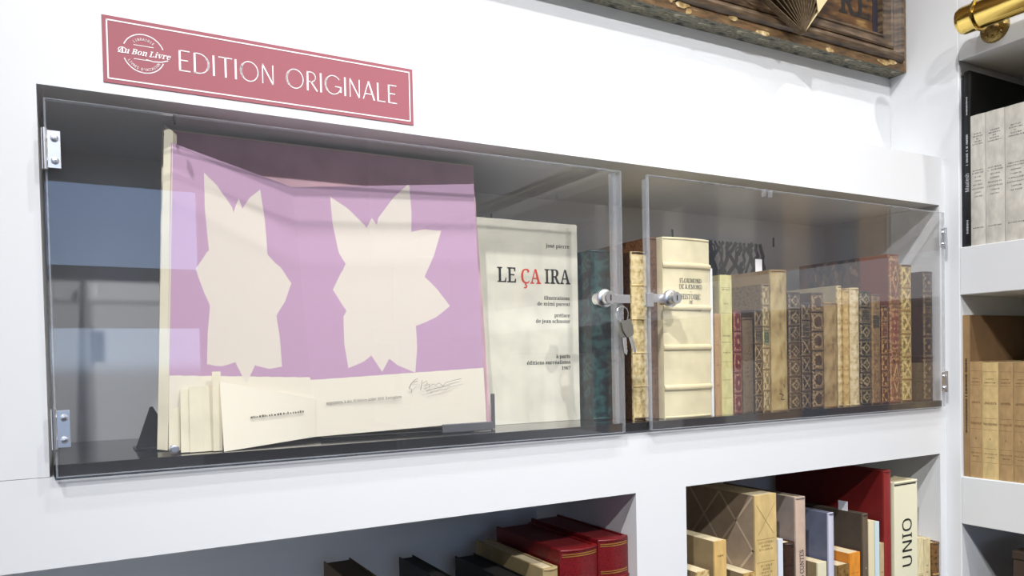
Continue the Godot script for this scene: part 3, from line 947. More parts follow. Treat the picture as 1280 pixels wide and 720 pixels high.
func show_case_books() -> void:
	var gold := Color(0.8, 0.64, 0.36)
	var pale_gold := Color(0.72, 0.63, 0.46)
	# the cream paperback with a printed cover, cover towards the room
	var c := thing("paperback_book", P(0.5925, -0.0954, -0.0985), "cream paper book with black and red title on its front cover", "book", "books standing in the show case")
	var paper := M(Color(0.91, 0.895, 0.82), 0.8, "mottle", 5.0)
	span("text_block", Vector3(-0.0915, 0.0006, -0.0106), Vector3(0.091, 0.303, -0.0012), M(Color(0.86, 0.82, 0.72), 0.9), c, 0.0)
	span("front_cover", Vector3(-0.0925, 0, -0.0012), Vector3(0.0925, 0.3035, -0.0004), paper, c, 0.0002)
	span("rear_cover", Vector3(-0.0925, 0, -0.0118), Vector3(0.0925, 0.3035, -0.0108), paper, c, 0.0002)
	span("spine", Vector3(-0.0932, 0, -0.0118), Vector3(-0.0924, 0.3035, -0.0004), paper, c, 0.0)
	var z := -0.0002
	var R := HORIZONTAL_ALIGNMENT_RIGHT
	var red := M(Color(0.82, 0.25, 0.16), 0.7)
	letters("author", "josé pierre", 0.0056, Vector3(0.078, 0.2685, z), ink(), c, serif_bold, R)
	letters("title", "LE", 0.0225, Vector3(-0.0175, 0.2215, z), ink(), c, serif_bold, R, 0.0, 0.8)
	letters("title", "ÇA", 0.0225, Vector3(0.0245, 0.2205, z), red, c, serif_bold, R, 0.0, 0.8)
	letters("title", "IRA", 0.0225, Vector3(0.078, 0.2215, z), ink(), c, serif_bold, R, 0.0, 0.8)
	letters("credits", "illustrations\nde mimi parent", 0.0054, Vector3(0.077, 0.1845, z), ink(), c, serif_bold, R)
	letters("credits", "préface\nde jean schuster", 0.0054, Vector3(0.077, 0.158, z), ink(), c, serif_bold, R)
	letters("imprint", "à paris\néditions surréalistes\n1967", 0.0054, Vector3(0.076, 0.0905, z), ink(), c, serif_bold, R)

	var teal := M(Color(0.62, 0.66, 0.66), 0.35, "teal", 6.0)
	vb("marbled_book", "dark teal marbled book beside the cream paper book", 0.689, 0.7335, 0.262, -0.07, 0.15, {spine = teal, cover = teal, bulge = 0.004})
	var vel := M(Color(0.86, 0.79, 0.6), 0.6, "foxed", 9.0)
	vb("vellum_book", "narrow cream vellum book behind the gap between the doors", 0.7358, 0.7655, 0.256, -0.03, 0.14, {spine = M(Color(0.86, 0.81, 0.66), 0.6, "foxed", 11.0), cover = M(Color(0.3, 0.2, 0.13), 0.6, "leather", 12.0), bands = 4, band_mat = vel, band_r = 0.0014})
	vb("leather_book", "thin reddish brown leather book left of the thick vellum book", 0.7672, 0.782, 0.279, -0.026, 0.15, {spine = M(Color(0.46, 0.33, 0.24), 0.6, "leather", 12.0), cover = M(Color(0.42, 0.28, 0.19), 0.6, "leather", 12.0)})
	var big := vb("vellum_book", "thick cream vellum book with wide raised bands and a printed title", 0.7835, 0.8786, 0.279, -0.014, 0.17, {spine = M(Color(0.93, 0.885, 0.73), 0.5, "mottle", 7.0), cover = M(Color(0.9, 0.85, 0.69), 0.5, "mottle", 7.0), bulge = 0.005, bands = 4, band_at = [0.17, 0.392, 0.613, 0.845], band_r = 0.0046, board = 0.004})
	var tz := 0.0053
	for q in [["FLORIMOND", 0.2128, 0.0064], ["DE RÆMOND", 0.2034, 0.0064], ["—", 0.1965, 0.004], ["HISTOIRE", 0.188, 0.0075], ["DE", 0.1795, 0.0048], ["L'HERESIE", 0.1698, 0.0075]]:
		letters("title", q[0], q[2], Vector3(0.004, q[1], tz), ink(), big, serif, HORIZONTAL_ALIGNMENT_CENTER, 0.0, 0.82)
	var card := M(Color(0.94, 0.94, 0.93), 0.6)
	vb("slim_booklet", "slim white booklet right of the thick vellum book", 0.8795, 0.8838, 0.2345, -0.012, 0.13, {spine = card, cover = card, soft = true})
	vb("slim_book", "small slim orange book in front of the yellow book", 0.8868, 0.8998, 0.163, -0.012, 0.1, {spine = printed(41, Color(0.7, 0.57, 0.41), Color(0.35, 0.18, 0.08), [[0.3, 0.4], [0.5, 0.4], [0.7, 0.4]], [], 0.7), cover = M(Color(0.68, 0.55, 0.39), 0.7, "mottle", 9.0), soft = true})
	vb("paper_book", "pale yellow paper book with fine printed rules", 0.9042, 0.9292, 0.2255, -0.016, 0.16, {spine = printed(43, Color(0.8, 0.77, 0.53), Color(0.3, 0.24, 0.1), [[0.1, 0.7], [0.2, 0.4], [0.43, 0.6], [0.55, 0.6]], [0.09, 0.27, 0.48, 0.62, 0.75, 0.88], 0.75), cover = M(Color(0.62, 0.58, 0.4), 0.75, "mottle", 9.0), soft = true})
	vb("leather_book", "small dark red leather book with gilt spine", 0.9298, 0.9474, 0.1685, -0.014, 0.1, {spine = tooled(44, Color(0.36, 0.06, 0.1), pale_gold, 5, 0.2), cover = M(Color(0.4, 0.07, 0.12), 0.5, "leather", 14.0), bands = 4, band_r = 0.001})
	vb("leather_book", "small plain brown leather book between the red and black spines", 0.9478, 0.9712, 0.157, -0.012, 0.1, {spine = M(Color(0.42, 0.34, 0.24), 0.55, "leather", 14.0), cover = M(Color(0.3, 0.2, 0.11), 0.55, "leather", 14.0)})
	vb("leather_book", "small blackish brown leather book with gilt compartments", 0.975, 0.993, 0.1705, -0.012, 0.1, {spine = tooled(46, Color(0.15, 0.09, 0.05), pale_gold, 6, 0.35, 1), cover = M(Color(0.2, 0.13, 0.08), 0.5, "leather", 14.0), bands = 5, band_r = 0.001})
	vb("leather_book", "slim tan leather book with gilt spine beside the inscribed vellum book", 0.9965, 1.0125, 0.2135, -0.014, 0.12, {spine = tooled(47, Color(0.48, 0.41, 0.28), Color(0.78, 0.72, 0.54), 6, 0.45, 2, Color(0.2, 0.26, 0.18)), cover = M(Color(0.46, 0.37, 0.22), 0.6, "leather", 14.0), bands = 5, band_r = 0.001})
	var insc := vb("vellum_book", "tall stained vellum book with an inked mark low on its spine", 1.0142, 1.0525, 0.2375, -0.012, 0.17, {spine = M(Color(0.73, 0.68, 0.53), 0.6, "stained", 9.0), cover = M(Color(0.54, 0.45, 0.31), 0.65, "mottle", 9.0), bulge = 0.005, panel = [0.045, 0.165, 0.02, 0.215, M(Color(1, 1, 1), 0.7, "speckle", 16.0)]})
	var mk := begin()
	stroke(mk, [Vector2(-0.006, 0.03), Vector2(0.003, 0.027), Vector2(-0.003, 0.02), Vector2(0.005, 0.0195)], 0.0015, 0.0051)
	stroke(mk, [Vector2(0.004, 0.045), Vector2(0.006, 0.04)], 0.0015, 0.0051)
	put(mk, "inked_mark", ink(), insc)
	var lg := Color(0.62, 0.55, 0.42)
	vb("leather_book", "widest of three dark leather books with worn gilt squares", 1.0549, 1.0856, 0.2015, -0.012, 0.13, {spine = tooled(51, Color(0.17, 0.115, 0.075), lg, 7, 0.45), cover = M(Color(0.27, 0.23, 0.19), 0.55, "leather", 14.0), bands = 6, band_r = 0.0013, band_mat = M(Color(0.2, 0.13, 0.08), 0.5)})
	vb("leather_book", "shortest of three dark leather books with worn gilt squares", 1.0872, 1.111, 0.1845, -0.012, 0.12, {spine = tooled(52, Color(0.18, 0.11, 0.07), lg, 6, 0.4, 1), cover = M(Color(0.2, 0.15, 0.12), 0.55, "leather", 14.0), bands = 5, band_r = 0.0013, band_mat = M(Color(0.2, 0.13, 0.08), 0.5)})
	vb("leather_book", "rightmost of three dark leather books with worn gilt squares", 1.113, 1.1438, 0.2018, -0.012, 0.13, {spine = tooled(53, Color(0.25, 0.16, 0.1), Color(0.68, 0.59, 0.42), 6, 0.5), cover = M(Color(0.27, 0.2, 0.15), 0.55, "leather", 14.0), bands = 5, band_r = 0.0013, band_mat = M(Color(0.2, 0.13, 0.08), 0.5)})
	vb("vellum_book", "short stained tan vellum book with faded ink title", 1.1462, 1.1813, 0.1858, -0.012, 0.12, {spine = M(Color(0.66, 0.59, 0.46), 0.6, "stained", 12.0), cover = M(Color(0.6, 0.48, 0.31), 0.6, "stained", 10.0), bulge = 0.006})
	vb("vellum_book", "tall slim cream vellum book with grey cover behind shorter books", 1.1876, 1.1982, 0.2165, -0.016, 0.2, {spine = M(Color(0.87, 0.81, 0.64), 0.6, "foxed", 12.0), cover = M(Color(0.6, 0.56, 0.46), 0.65, "mottle", 9.0)})
	vb("vellum_book", "slim yellowed vellum book left of the whitish vellum book", 1.1989, 1.2135, 0.208, -0.013, 0.13, {spine = M(Color(0.8, 0.7, 0.47), 0.6, "foxed", 12.0), cover = M(Color(0.72, 0.64, 0.46), 0.6, "foxed", 9.0), bulge = 0.005})
	vb("vellum_book", "whitish vellum book beside the black and gilt book", 1.2151, 1.2407, 0.2129, -0.012, 0.13, {spine = M(Color(0.87, 0.82, 0.7), 0.6, "foxed", 10.0), cover = M(Color(0.8, 0.74, 0.6), 0.6, "foxed", 9.0), bulge = 0.005})
	vb("leather_book", "black leather book with fine gilt compartments", 1.2418, 1.2735, 0.2079, -0.012, 0.13, {spine = tooled(57, Color(0.08, 0.065, 0.05), Color(0.68, 0.6, 0.42), 7, 0.55, 1), cover = M(Color(0.15, 0.12, 0.1), 0.5, "leather", 14.0), bands = 6, band_r = 0.0013})
	vb("leather_book", "brown leather book with a black title label", 1.276, 1.3012, 0.2029, -0.012, 0.13, {spine = tooled(58, Color(0.46, 0.35, 0.22), Color(0.6, 0.5, 0.33), 6, -0.3, 1), cover = M(Color(0.33, 0.22, 0.14), 0.55, "leather", 14.0)})
	vb("leather_book", "low reddish brown leather book in front of the tall red cover", 1.304, 1.325, 0.1826, -0.012, 0.11, {spine = tooled(59, Color(0.3, 0.16, 0.1), gold, 6, 0.25, 1, Color(0.3, 0.1, 0.07)), cover = M(Color(0.33, 0.17, 0.1), 0.5, "leather", 14.0), bands = 5, band_r = 0.001})
	vb("leather_book", "tallest red leather book with marbled boards near the right end", 1.3304, 1.363, 0.2795, -0.014, 0.205, {spine = tooled(60, Color(0.42, 0.24, 0.14), Color(0.76, 0.63, 0.44), 3, 0.35, 1, Color(0.46, 0.24, 0.17)), cover = M(Color(0.44, 0.21, 0.165), 0.5, "mottle", 8.0), panel = [0.06, 0.185, 0.0, 0.2795, M(Color(1, 0.92, 0.88), 0.55, "marbled", 5.0)]})
	vb("leather_book", "bright gilt leather book right of the tallest red book", 1.3637, 1.3955, 0.261, -0.012, 0.17, {spine = tooled(61, Color(0.5, 0.4, 0.22), Color(0.86, 0.77, 0.5), 6, 0.75), cover = M(Color(0.35, 0.2, 0.12), 0.5, "leather", 12.0), bands = 5, band_r = 0.0014, band_mat = M(Color(0.6, 0.45, 0.2), 0.5)})
	vb("leather_book", "dark brown leather book at the right end of the show case", 1.4312, 1.4622, 0.2505, -0.012, 0.17, {spine = tooled(62, Color(0.17, 0.1, 0.07), Color(0.65, 0.54, 0.36), 6, 0.4, 1), cover = M(Color(0.27, 0.15, 0.11), 0.5, "leather", 12.0), bands = 5, band_r = 0.0014})
	# slips of paper standing out of the books
	tag(part_top("paper_slip", P(1.0392, 0.149, -0.06), Vector3(0.016, 0.035, 0.0005), M(Color(0.88, 0.88, 0.9), 0.8)), "pale paper slip standing in the inscribed vellum book", "bookmark")
	# the grey album with black ink drawing against the rear panel
	var al := thing("album", P(1.165, -0.0954, -0.242), "grey album with bold black ink pattern leaning at the rear panel", "book", "books standing in the show case")
	var grey_board := M(Color(0.85, 0.84, 0.85), 0.8, "mottle", 6.0)
	span("text_block", Vector3(-0.0885, 0.002, -0.0125), Vector3(0.0885, 0.323, -0.0025), M(Color(0.8, 0.78, 0.72), 0.9), al, 0.0)
	span("cover_board", Vector3(-0.09, 0, -0.0025), Vector3(0.09, 0.325, 0.0), grey_board, al, 0.0005)
	span("cover_board", Vector3(-0.09, 0, -0.015), Vector3(0.09, 0.325, -0.0125), grey_board, al, 0.0005)
	var bl := begin()
	var rng := RandomNumberGenerator.new()
	rng.seed = 77
	for i in 15:
		var x := -0.085 + i * 0.0115
		var l := []
		var ax := x
		for k in 9:
			l.append(Vector2(clampf(ax, -0.087, 0.087), 0.323 - k * 0.0115))
			ax += rng.randf_range(-0.014, 0.011)
		stroke(bl, l, rng.randf_range(0.005, 0.0105), 0.0003)
	for i in 7:
		var cc := Vector2(rng.randf_range(-0.075, 0.075), rng.randf_range(0.25, 0.31))
		stroke(bl, arc(cc, 0.007, 0.008, 0, 360, 12), 0.003, 0.0004)
	put(bl, "ink_pattern", ink(), al)

# a line of tiny upright strokes, print too small to read, running up a spine
func small_print(parent: Node, y0: float, y1: float, high: float, z: float, m: Material, sd: int) -> void:
	var st := begin()
	var rn := RandomNumberGenerator.new()
	rn.seed = sd
	var y := y0
	while y < y1:
		var l := rn.randf_range(0.0008, 0.0022)
		var a := rn.randf_range(0.3, 0.5) * high
		quad(st, Vector3(-a, y, z), Vector3(a, y, z), Vector3(a, y + l, z), Vector3(-a, y + l, z), Vector3.BACK)
		y += l + (0.004 if rn.randf() < 0.12 else 0.0009)
	put(st, "small_print", m, parent)

func part_top(called: String, c: Vector3, s: Vector3, m: Material) -> MeshInstance3D:
	var st := begin()
	box(st, Vector3.ZERO, s, 0.0)
	var o := put(st, called, m)
	o.position = c
	return o

# ------------------------------------------------------------------ the lower compartments
func lb(n: String, label: String, x0: float, x1: float, top: float, zf: float, d: float, o: Dictionary) -> Node3D:
	o.n = n
	o.l = label
	o.at = P((x0 + x1) / 2, -0.62, zf)
	o.w = x1 - x0
	o.h = top + 0.62
	o.d = d
	o.g = o.get("g", "books below the show case")
	return book(o)

func lower_books() -> void:
	var redl := M(Color(0.47, 0.07, 0.09), 0.38, "leather", 22.0)
	for q in [[0.591, 0.656, -0.2717, "left of two thick red leather books with gilt lines", 71], [0.6575, 0.7125, -0.2657, "right of two thick red leather books with gilt lines", 72]]:
		var b := lb("leather_book", q[3], q[0], q[1], q[2], -0.02, 0.19, {spine = redl, cover = redl, bulge = 0.008, bands = 5, band_r = 0.003, board = 0.004, pages = M(Color(0.42, 0.09, 0.1), 0.5, "mottle", 9.0)})
		var st := begin()
		var w: float = q[1] - q[0] - 0.006
		var h: float = q[2] + 0.62
		for y in [h - 0.008, h - 0.011, h - 0.048, h - 0.051]:
			st = begin()
			for i in 8:
				var u0 := -1.0 + i * 0.25
				var u1 := u0 + 0.25
				quad(st, Vector3(u0 * w / 2, y, 0.0084 - 0.0062 * u0 * u0), Vector3(u1 * w / 2, y, 0.0084 - 0.0062 * u1 * u1), Vector3(u1 * w / 2, y + 0.0014, 0.0084 - 0.0062 * u1 * u1), Vector3(u0 * w / 2, y + 0.0014, 0.0084 - 0.0062 * u0 * u0), Vector3.BACK)
			put(st, "gilt_line", gilt(), b)
	var tan := M(Color(0.66, 0.58, 0.41), 0.75, "mottle", 8.0)
	lb("folder", "worn tan board folder leaning on the thick red books", 0.5625, 0.587, -0.294, -0.02, 0.21, {spine = tan, cover = tan, lean = 0.0, board = 0.003})
	var kraft := M(Color(0.34, 0.27, 0.19), 0.8, "mottle", 8.0)
	lb("leather_book", "dark brown book standing alone in the lower left compartment", 0.305, 0.345, -0.287, -0.06, 0.15, {spine = kraft, cover = kraft, bulge = 0.001, pages = M(Color(0.2, 0.15, 0.1), 0.8)})
	var blackm := M(Color(0.06, 0.055, 0.06), 0.5, "leather", 9.0)
	lb("leather_book", "low black book left of the tan folder", 0.52, 0.555, -0.312, -0.03, 0.19, {spine = blackm, cover = blackm, pages = M(Color(0.12, 0.11, 0.1), 0.8)})
	lb("leather_book", "low black book beside a gap in the lower left compartment", 0.425, 0.449, -0.3, -0.06, 0.16, {spine = blackm, cover = blackm, pages = M(Color(0.12, 0.11, 0.1), 0.8)})
	# right compartment
	var z := -0.006
	var old := M(Color(0.78, 0.66, 0.44), 0.8, "foxed", 8.0)
	var oldb := M(Color(0.6, 0.52, 0.38), 0.8, "mottle", 8.0)
	lb("slip_box", "low ragged cream slipcase at the far left of the lower compartment", 0.836, 0.862, -0.3386, z, 0.18, {spine = M(Color(0.85, 0.77, 0.58), 0.8, "foxed", 10.0), cover = oldb, soft = true})
	lb("slip_box", "tan card slipcase in front of the diamond pattern slipcase", 0.8736, 0.8995, -0.2951, z, 0.18, {spine = printed(81, Color(0.82, 0.68, 0.42), Color(0.35, 0.24, 0.1), [[0.07, 0.5], [0.2, 0.5], [0.215, 0.5]], []), cover = oldb, soft = true})
	lb("slip_box", "lowest tan card slipcase beside the diamond pattern slipcase", 0.9367, 0.9632, -0.3565, z, 0.18, {spine = old, cover = oldb, soft = true})
	var sl := lb("diamond_slipcase", "tall beige slipcase with a pale diamond lattice pattern", 0.9645, 1.0145, -0.2317, z, 0.23, {spine = printed(82, Color(0.8, 0.69, 0.46), Color(0.4, 0.32, 0.16), [[0.2, 0.7], [0.215, 0.4], [0.23, 0.6], [0.3, 0.5], [0.315, 0.4], [0.33, 0.5], [0.345, 0.4]], [0.19, 0.29]), cover = M(Color(0.63, 0.55, 0.46), 0.8, "mottle", 10.0), soft = true})
	var lat := begin()
	var lh := 0.388
	for i in range(-3, 8):
		for s in [-1.0, 1.0]:
			# lattice lines on the left side of the slipcase
			var za := -0.23 + i * 0.075
			var a := Vector2(za, lh - 0.002)
			var b := Vector2(za + s * 0.24, lh - 0.29)
			var ca := clip_line(a, b, -0.228, -0.004)
			if ca.is_empty(): continue
			var e: Vector2 = (ca[1] - ca[0]).normalized()
			var n := Vector2(-e.y, e.x) * 0.002
			quad(lat, Vector3(-0.0254, ca[0].y + n.y, ca[0].x + n.x), Vector3(-0.0254, ca[1].y + n.y, ca[1].x + n.x), Vector3(-0.0254, ca[1].y - n.y, ca[1].x - n.x), Vector3(-0.0254, ca[0].y - n.y, ca[0].x - n.x), Vector3.LEFT)
	put(lat, "lattice", M(Color(0.76, 0.68, 0.58), 0.8), sl)
	var lt := begin()
	stroke(lt, [Vector2(-0.021, 0.372), Vector2(0.018, 0.322)], 0.0009, 0.0003)
	stroke(lt, [Vector2(0.021, 0.372), Vector2(-0.018, 0.322)], 0.0009, 0.0003)
	put(lt, "spine_lattice", M(Color(0.6, 0.5, 0.32), 0.8), sl)
	var wc := M(Color(0.86, 0.87, 0.9), 0.6)
	lb("slim_booklet", "slim white booklet right of the diamond pattern slipcase", 1.0183, 1.0295, -0.3109, z, 0.15, {spine = wc, cover = wc, soft = true})
	var dk := M(Color(0.24, 0.16, 0.11), 0.4, "leather", 9.0)
	lb("leather_book", "rounded dark brown leather spine beside the slim white booklet", 1.0322, 1.0572, -0.3189, z, 0.15, {spine = dk, cover = dk, bulge = 0.007, bands = 4, band_r = 0.0018})
	var pk := lb("clothbound_book", "pinkish grey book with upright black title on the spine", 1.0612, 1.0851, -0.2445, z, 0.19, {spine = M(Color(0.8, 0.7, 0.62), 0.75, "mottle", 9.0), cover = M(Color(0.56, 0.51, 0.48), 0.8, "mottle", 9.0), bulge = 0.001})
	letters("title", "OIS CONTES", 0.0095, Vector3(0.001, 0.254, 0.0013), ink(), pk, serif, HORIZONTAL_ALIGNMENT_CENTER, PI / 2, 0.8)
	lb("slip_box", "small low tan book with white spine in the lower compartment", 1.1156, 1.1385, -0.3652, z, 0.14, {spine = M(Color(0.88, 0.85, 0.72), 0.8), cover = oldb, soft = true})
	lb("clothbound_book", "slate blue covered book with pale spine", 1.1448, 1.1585, -0.281, z, 0.19, {spine = M(Color(0.78, 0.78, 0.84), 0.7), cover = M(Color(0.4, 0.42, 0.5), 0.6, "mottle", 9.0), bulge = 0.0015})
	lb("slip_box", "small low brown book left of the orange book", 1.1703, 1.1984, -0.3783, z, 0.13, {spine = M(Color(0.56, 0.44, 0.24), 0.8, "foxed", 9.0), cover = oldb, soft = true})
	lb("paper_book", "small bright orange book in the lower compartment", 1.2006, 1.2294, -0.3608, z, 0.13, {spine = printed(84, Color(0.86, 0.55, 0.16), Color(0.5, 0.25, 0.05), [[0.2, 0.5]], [0.14]), cover = M(Color(0.8, 0.5, 0.18), 0.7), soft = true})
	lb("clothbound_book", "dark taupe clothbound book in front of the big red book", 1.2383, 1.2519, -0.2934, z, 0.2, {spine = printed(85, Color(0.4, 0.34, 0.27), Color(0.8, 0.75, 0.62), [[0.3, 0.3], [0.4, 0.3]], []), cover = M(Color(0.3, 0.26, 0.22), 0.7, "mottle", 9.0), bulge = 0.001})
	lb("slim_book", "slim cream book right of the dark taupe book", 1.2542, 1.27, -0.3085, z, 0.15, {spine = M(Color(0.9, 0.85, 0.7), 0.7), cover = M(Color(0.85, 0.8, 0.68), 0.7), soft = true})
	lb("slim_book", "slim pale blue book left of the big red book", 1.2725, 1.2848, -0.3122, z, 0.15, {spine = M(Color(0.8, 0.87, 0.88), 0.7), cover = M(Color(0.75, 0.82, 0.84), 0.7), soft = true})
	lb("slim_book", "short tan book squeezed against the big red book", 1.2856, 1.298, -0.3538, z, 0.13, {spine = printed(86, Color(0.76, 0.66, 0.5), Color(0.5, 0.2, 0.15), [[0.2, 0.6], [0.3, 0.6]], []), cover = oldb, soft = true})
	var rb := M(Color(0.44, 0.085, 0.09), 0.5, "mottle", 7.0)
	lb("clothbound_book", "biggest dark red clothbound book in the lower compartment", 1.2992, 1.3193, -0.2199, z, 0.255, {spine = M(Color(0.55, 0.15, 0.14), 0.5, "mottle", 9.0), cover = rb, bulge = 0.002, board = 0.004})
	var un := lb("slipcased_book", "thick ivory slipcase with large upright black capitals", 1.3289, 1.4, -0.2446, z, 0.2, {spine = M(Color(0.92, 0.9, 0.78), 0.6), cover = M(Color(0.86, 0.83, 0.71), 0.6), bulge = 0.0, board = 0.004})
	letters("title", "UNIO", 0.029, Vector3(0.0035, 0.257, 0.0004), ink(), un, sans, HORIZONTAL_ALIGNMENT_CENTER, PI / 2, 0.95)
	span("opening_slot", Vector3(-0.034, 0.368, 0.0), Vector3(0.031, 0.3705, 0.0004), M(Color(0.12, 0.11, 0.1), 0.8), un, 0.0)
	lb("paper_book", "short cream book with printed bars right of the ivory slipcase", 1.4013, 1.419, -0.3591, z, 0.15, {spine = printed(87, Color(0.88, 0.82, 0.64), Color(0.15, 0.13, 0.1), [[0.28, 0.7], [0.31, 0.7], [0.34, 0.7]], [0.27, 0.36]), cover = oldb, soft = true})
	lb("paper_book", "short cream book with a worn title next to the brown spine", 1.4205, 1.4405, -0.3637, z, 0.15, {spine = printed(88, Color(0.85, 0.78, 0.6), Color(0.15, 0.12, 0.1), [[0.2, 0.35], [0.25, 0.35], [0.3, 0.35], [0.35, 0.35]], []), cover = oldb, soft = true})
	lb("leather_book", "brown half leather book at the right end of the lower compartment", 1.4418, 1.4645, -0.3734, -0.003, 0.14, {spine = M(Color(0.5, 0.36, 0.2), 0.5, "leather", 9.0), cover = M(Color(0.4, 0.3, 0.18), 0.5, "leather", 9.0), bulge = 0.004, bands = 3, band_r = 0.0015, band_mat = M(Color(0.68, 0.55, 0.34), 0.5)})
	tag(part_top("paper_slip", P(1.2455, -0.297, -0.053), Vector3(0.0006, 0.04, 0.02), M(Color(0.87, 0.88, 0.92), 0.8)), "white paper slip standing up between slate blue and red covers", "bookmark")
	tag(part_top("paper_slip", P(1.4412, -0.357, -0.04), Vector3(0.0006, 0.04, 0.03), M(Color(0.85, 0.84, 0.88), 0.8)), "pale paper slip behind the short cream books at right", "bookmark")

func clip_line(a: Vector2, b: Vector2, lo: float, hi: float) -> Array:
	var t0 := 0.0
	var t1 := 1.0
	var d := b.x - a.x
	var ta := (lo - a.x) / d
	var tb := (hi - a.x) / d
	t0 = maxf(t0, minf(ta, tb))
	t1 = minf(t1, maxf(ta, tb))
	if t1 - t0 < 0.02: return []
	return [a.lerp(b, t0), a.lerp(b, t1)]

# ------------------------------------------------------------------ the bookcase in the corner
func sb(n: String, label: String, z0: float, z1: float, floor_y: float, h: float, d: float, o: Dictionary, group: String) -> Node3D:
	o.n = n
	o.l = label
	o.at = P(o.get("x", 1.4945), floor_y + 0.0002, (z0 + z1) / 2)
	o.w = z1 - z0
	o.h = h
	o.d = d
	o.face = "side"
	o.g = group
	return book(o)

func side_books() -> void:
	var up := "books on the upper corner shelf"
	var navy := M(Color(0.06, 0.06, 0.13), 0.5)
	var black := M(Color(0.035, 0.035, 0.04), 0.4)
	sb("slim_book", "slim navy book against the white side panel", 0.0292, 0.0335, 0.1986, 0.322, 0.2, {spine = navy, cover = navy, soft = true}, up)
	var mb := sb("tall_album", "tall black book with white spine title next to the navy book", 0.034, 0.0458, 0.1986, 0.3335, 0.22, {spine = black, cover = black, bulge = 0.001, pages = M(Color(0.8, 0.78, 0.72), 0.9)}, up)
	var pw := M(Color(0.75, 0.75, 0.76), 0.6)
	letters("title", "Maalesh", 0.0072, Vector3(0, 0.122, 0.0013), pw, mb, sans, HORIZONTAL_ALIGNMENT_CENTER, PI / 2, 0.95)
	small_print(mb, 0.155, 0.215, 0.004, 0.0013, pw, 31)
	small_print(mb, 0.25, 0.285, 0.003, 0.0013, pw, 32)
	small_print(mb, 0.025, 0.05, 0.004, 0.0013, pw, 33)
	var rows := [[0.14, 0.45], [0.16, 0.6], [0.18, 0.15], [0.2, 0.5], [0.22, 0.7], [0.42, 0.7], [0.44, 0.8], [0.47, 0.45], [0.5, 0.5], [0.53, 0.7], [0.56, 0.8], [0.59, 0.4], [0.62, 0.5], [0.86, 0.7]]
	var gp := M(Color(0.74, 0.72, 0.69), 0.8, "mottle", 6.0)
	var desc := ["grey volume with small black print, next to the black book", "middle grey volume with small black print on the corner shelf", "grey volume with small black print, nearest the camera"]
	var zz := [[0.0462, 0.073], [0.0737, 0.1078], [0.1087, 0.1467]]
	for i in 3:
		sb("paper_volume", desc[i], zz[i][0], zz[i][1], 0.1986, 0.246 - i * 0.0003, 0.19, {spine = printed(90 + i, Color(0.77, 0.75, 0.71), Color(0.16, 0.15, 0.15), rows, []), cover = gp, soft = true, bulge = 0.0015}, up)
	var mid := "tan volumes on the middle corner shelf"
	var tanc := Color(0.66, 0.54, 0.37)
	var tall := sb("tall_album", "tall brown paper book with upright print beside tan volumes", 0.0292, 0.0409, -0.2433, 0.3117, 0.22, {spine = M(Color(0.6, 0.48, 0.32), 0.8, "mottle", 8.0), cover = M(Color(0.45, 0.34, 0.22), 0.8, "mottle", 7.0), soft = true}, mid)
	small_print(tall, 0.085, 0.228, 0.0042, 0.0004, ink(), 34)
	var q := [[0.0414, 0.0644, 0.2221], [0.0649, 0.0944, 0.2204], [0.095, 0.1204, 0.2202], [0.1212, 0.1475, 0.22]]
	var d2 := ["tan paper volume with printed rules, leftmost of its row", "lighter yellow tan volume with printed rules, second of its row", "tan paper volume with printed rules, third of its row", "tan paper volume with printed rules, cut by the picture edge"]
	for i in 4:
		var c := Color(0.78, 0.68, 0.47) if i == 1 else tanc
		sb("paper_volume", d2[i], q[i][0], q[i][1], -0.2433, q[i][2], 0.17, {spine = printed(100 + i, c, Color(0.3, 0.18, 0.07), [[0.14, 0.5], [0.17, 0.7], [0.34, 0.6], [0.35, 0.7], [0.52, 0.85], [0.53, 0.8], [0.65, 0.06], [0.66, 0.06], [0.78, 0.8], [0.81, 0.5]], [0.08, 0.2, 0.48, 0.58, 0.74, 0.86]), cover = M(c * 0.85, 0.8, "foxed", 8.0), soft = true, bulge = 0.001}, mid)
	# further volumes nearer the camera, seen only as reflections in the show case doors
	var rng := RandomNumberGenerator.new()
	rng.seed = 5
	var tones := [[Color(0.72, 0.7, 0.66), "grey"], [Color(0.68, 0.52, 0.3), "tan"], [Color(0.3, 0.16, 0.12), "brown"], [Color(0.16, 0.2, 0.28), "blue"]]
	for row in [[0.1986, 0.25], [-0.2433, 0.23]]:
		var z := 0.152
		while z < 1.9:
			var w := rng.randf_range(0.05, 0.085)
			if z + w > 0.955 and z < 1.055: z = 1.055
			if z + w > 1.945: break
			var t: Array = tones[rng.randi_range(0, 3)]
			var m := M(t[0], 0.7, "mottle", 8.0)
			sb("paper_volume", "%s volume mirrored in the show case doors" % t[1], z, z + w - 0.001, row[0], row[1] + rng.randf_range(-0.04, 0.05), 0.18, {spine = m, cover = m, soft = true, bulge = 0.001}, "%s volumes mirrored in the show case doors" % t[1])
			z += w
	# something dark lying in the lowest corner compartment
	var low := thing("storage_box", P(1.51, -0.6998, 0.18), "dark brown box standing low in the bottom corner compartment", "box")
	span("body", Vector3(0, 0, -0.07), Vector3(0.2, 0.31, 0.12), M(Color(0.26, 0.2, 0.15), 0.7, "mottle", 7.0), low, 0.002)
	span("lid", Vector3(-0.002, 0.3102, -0.072), Vector3(0.202, 0.326, 0.122), M(Color(0.24, 0.18, 0.14), 0.7, "mottle", 7.0), low, 0.002)

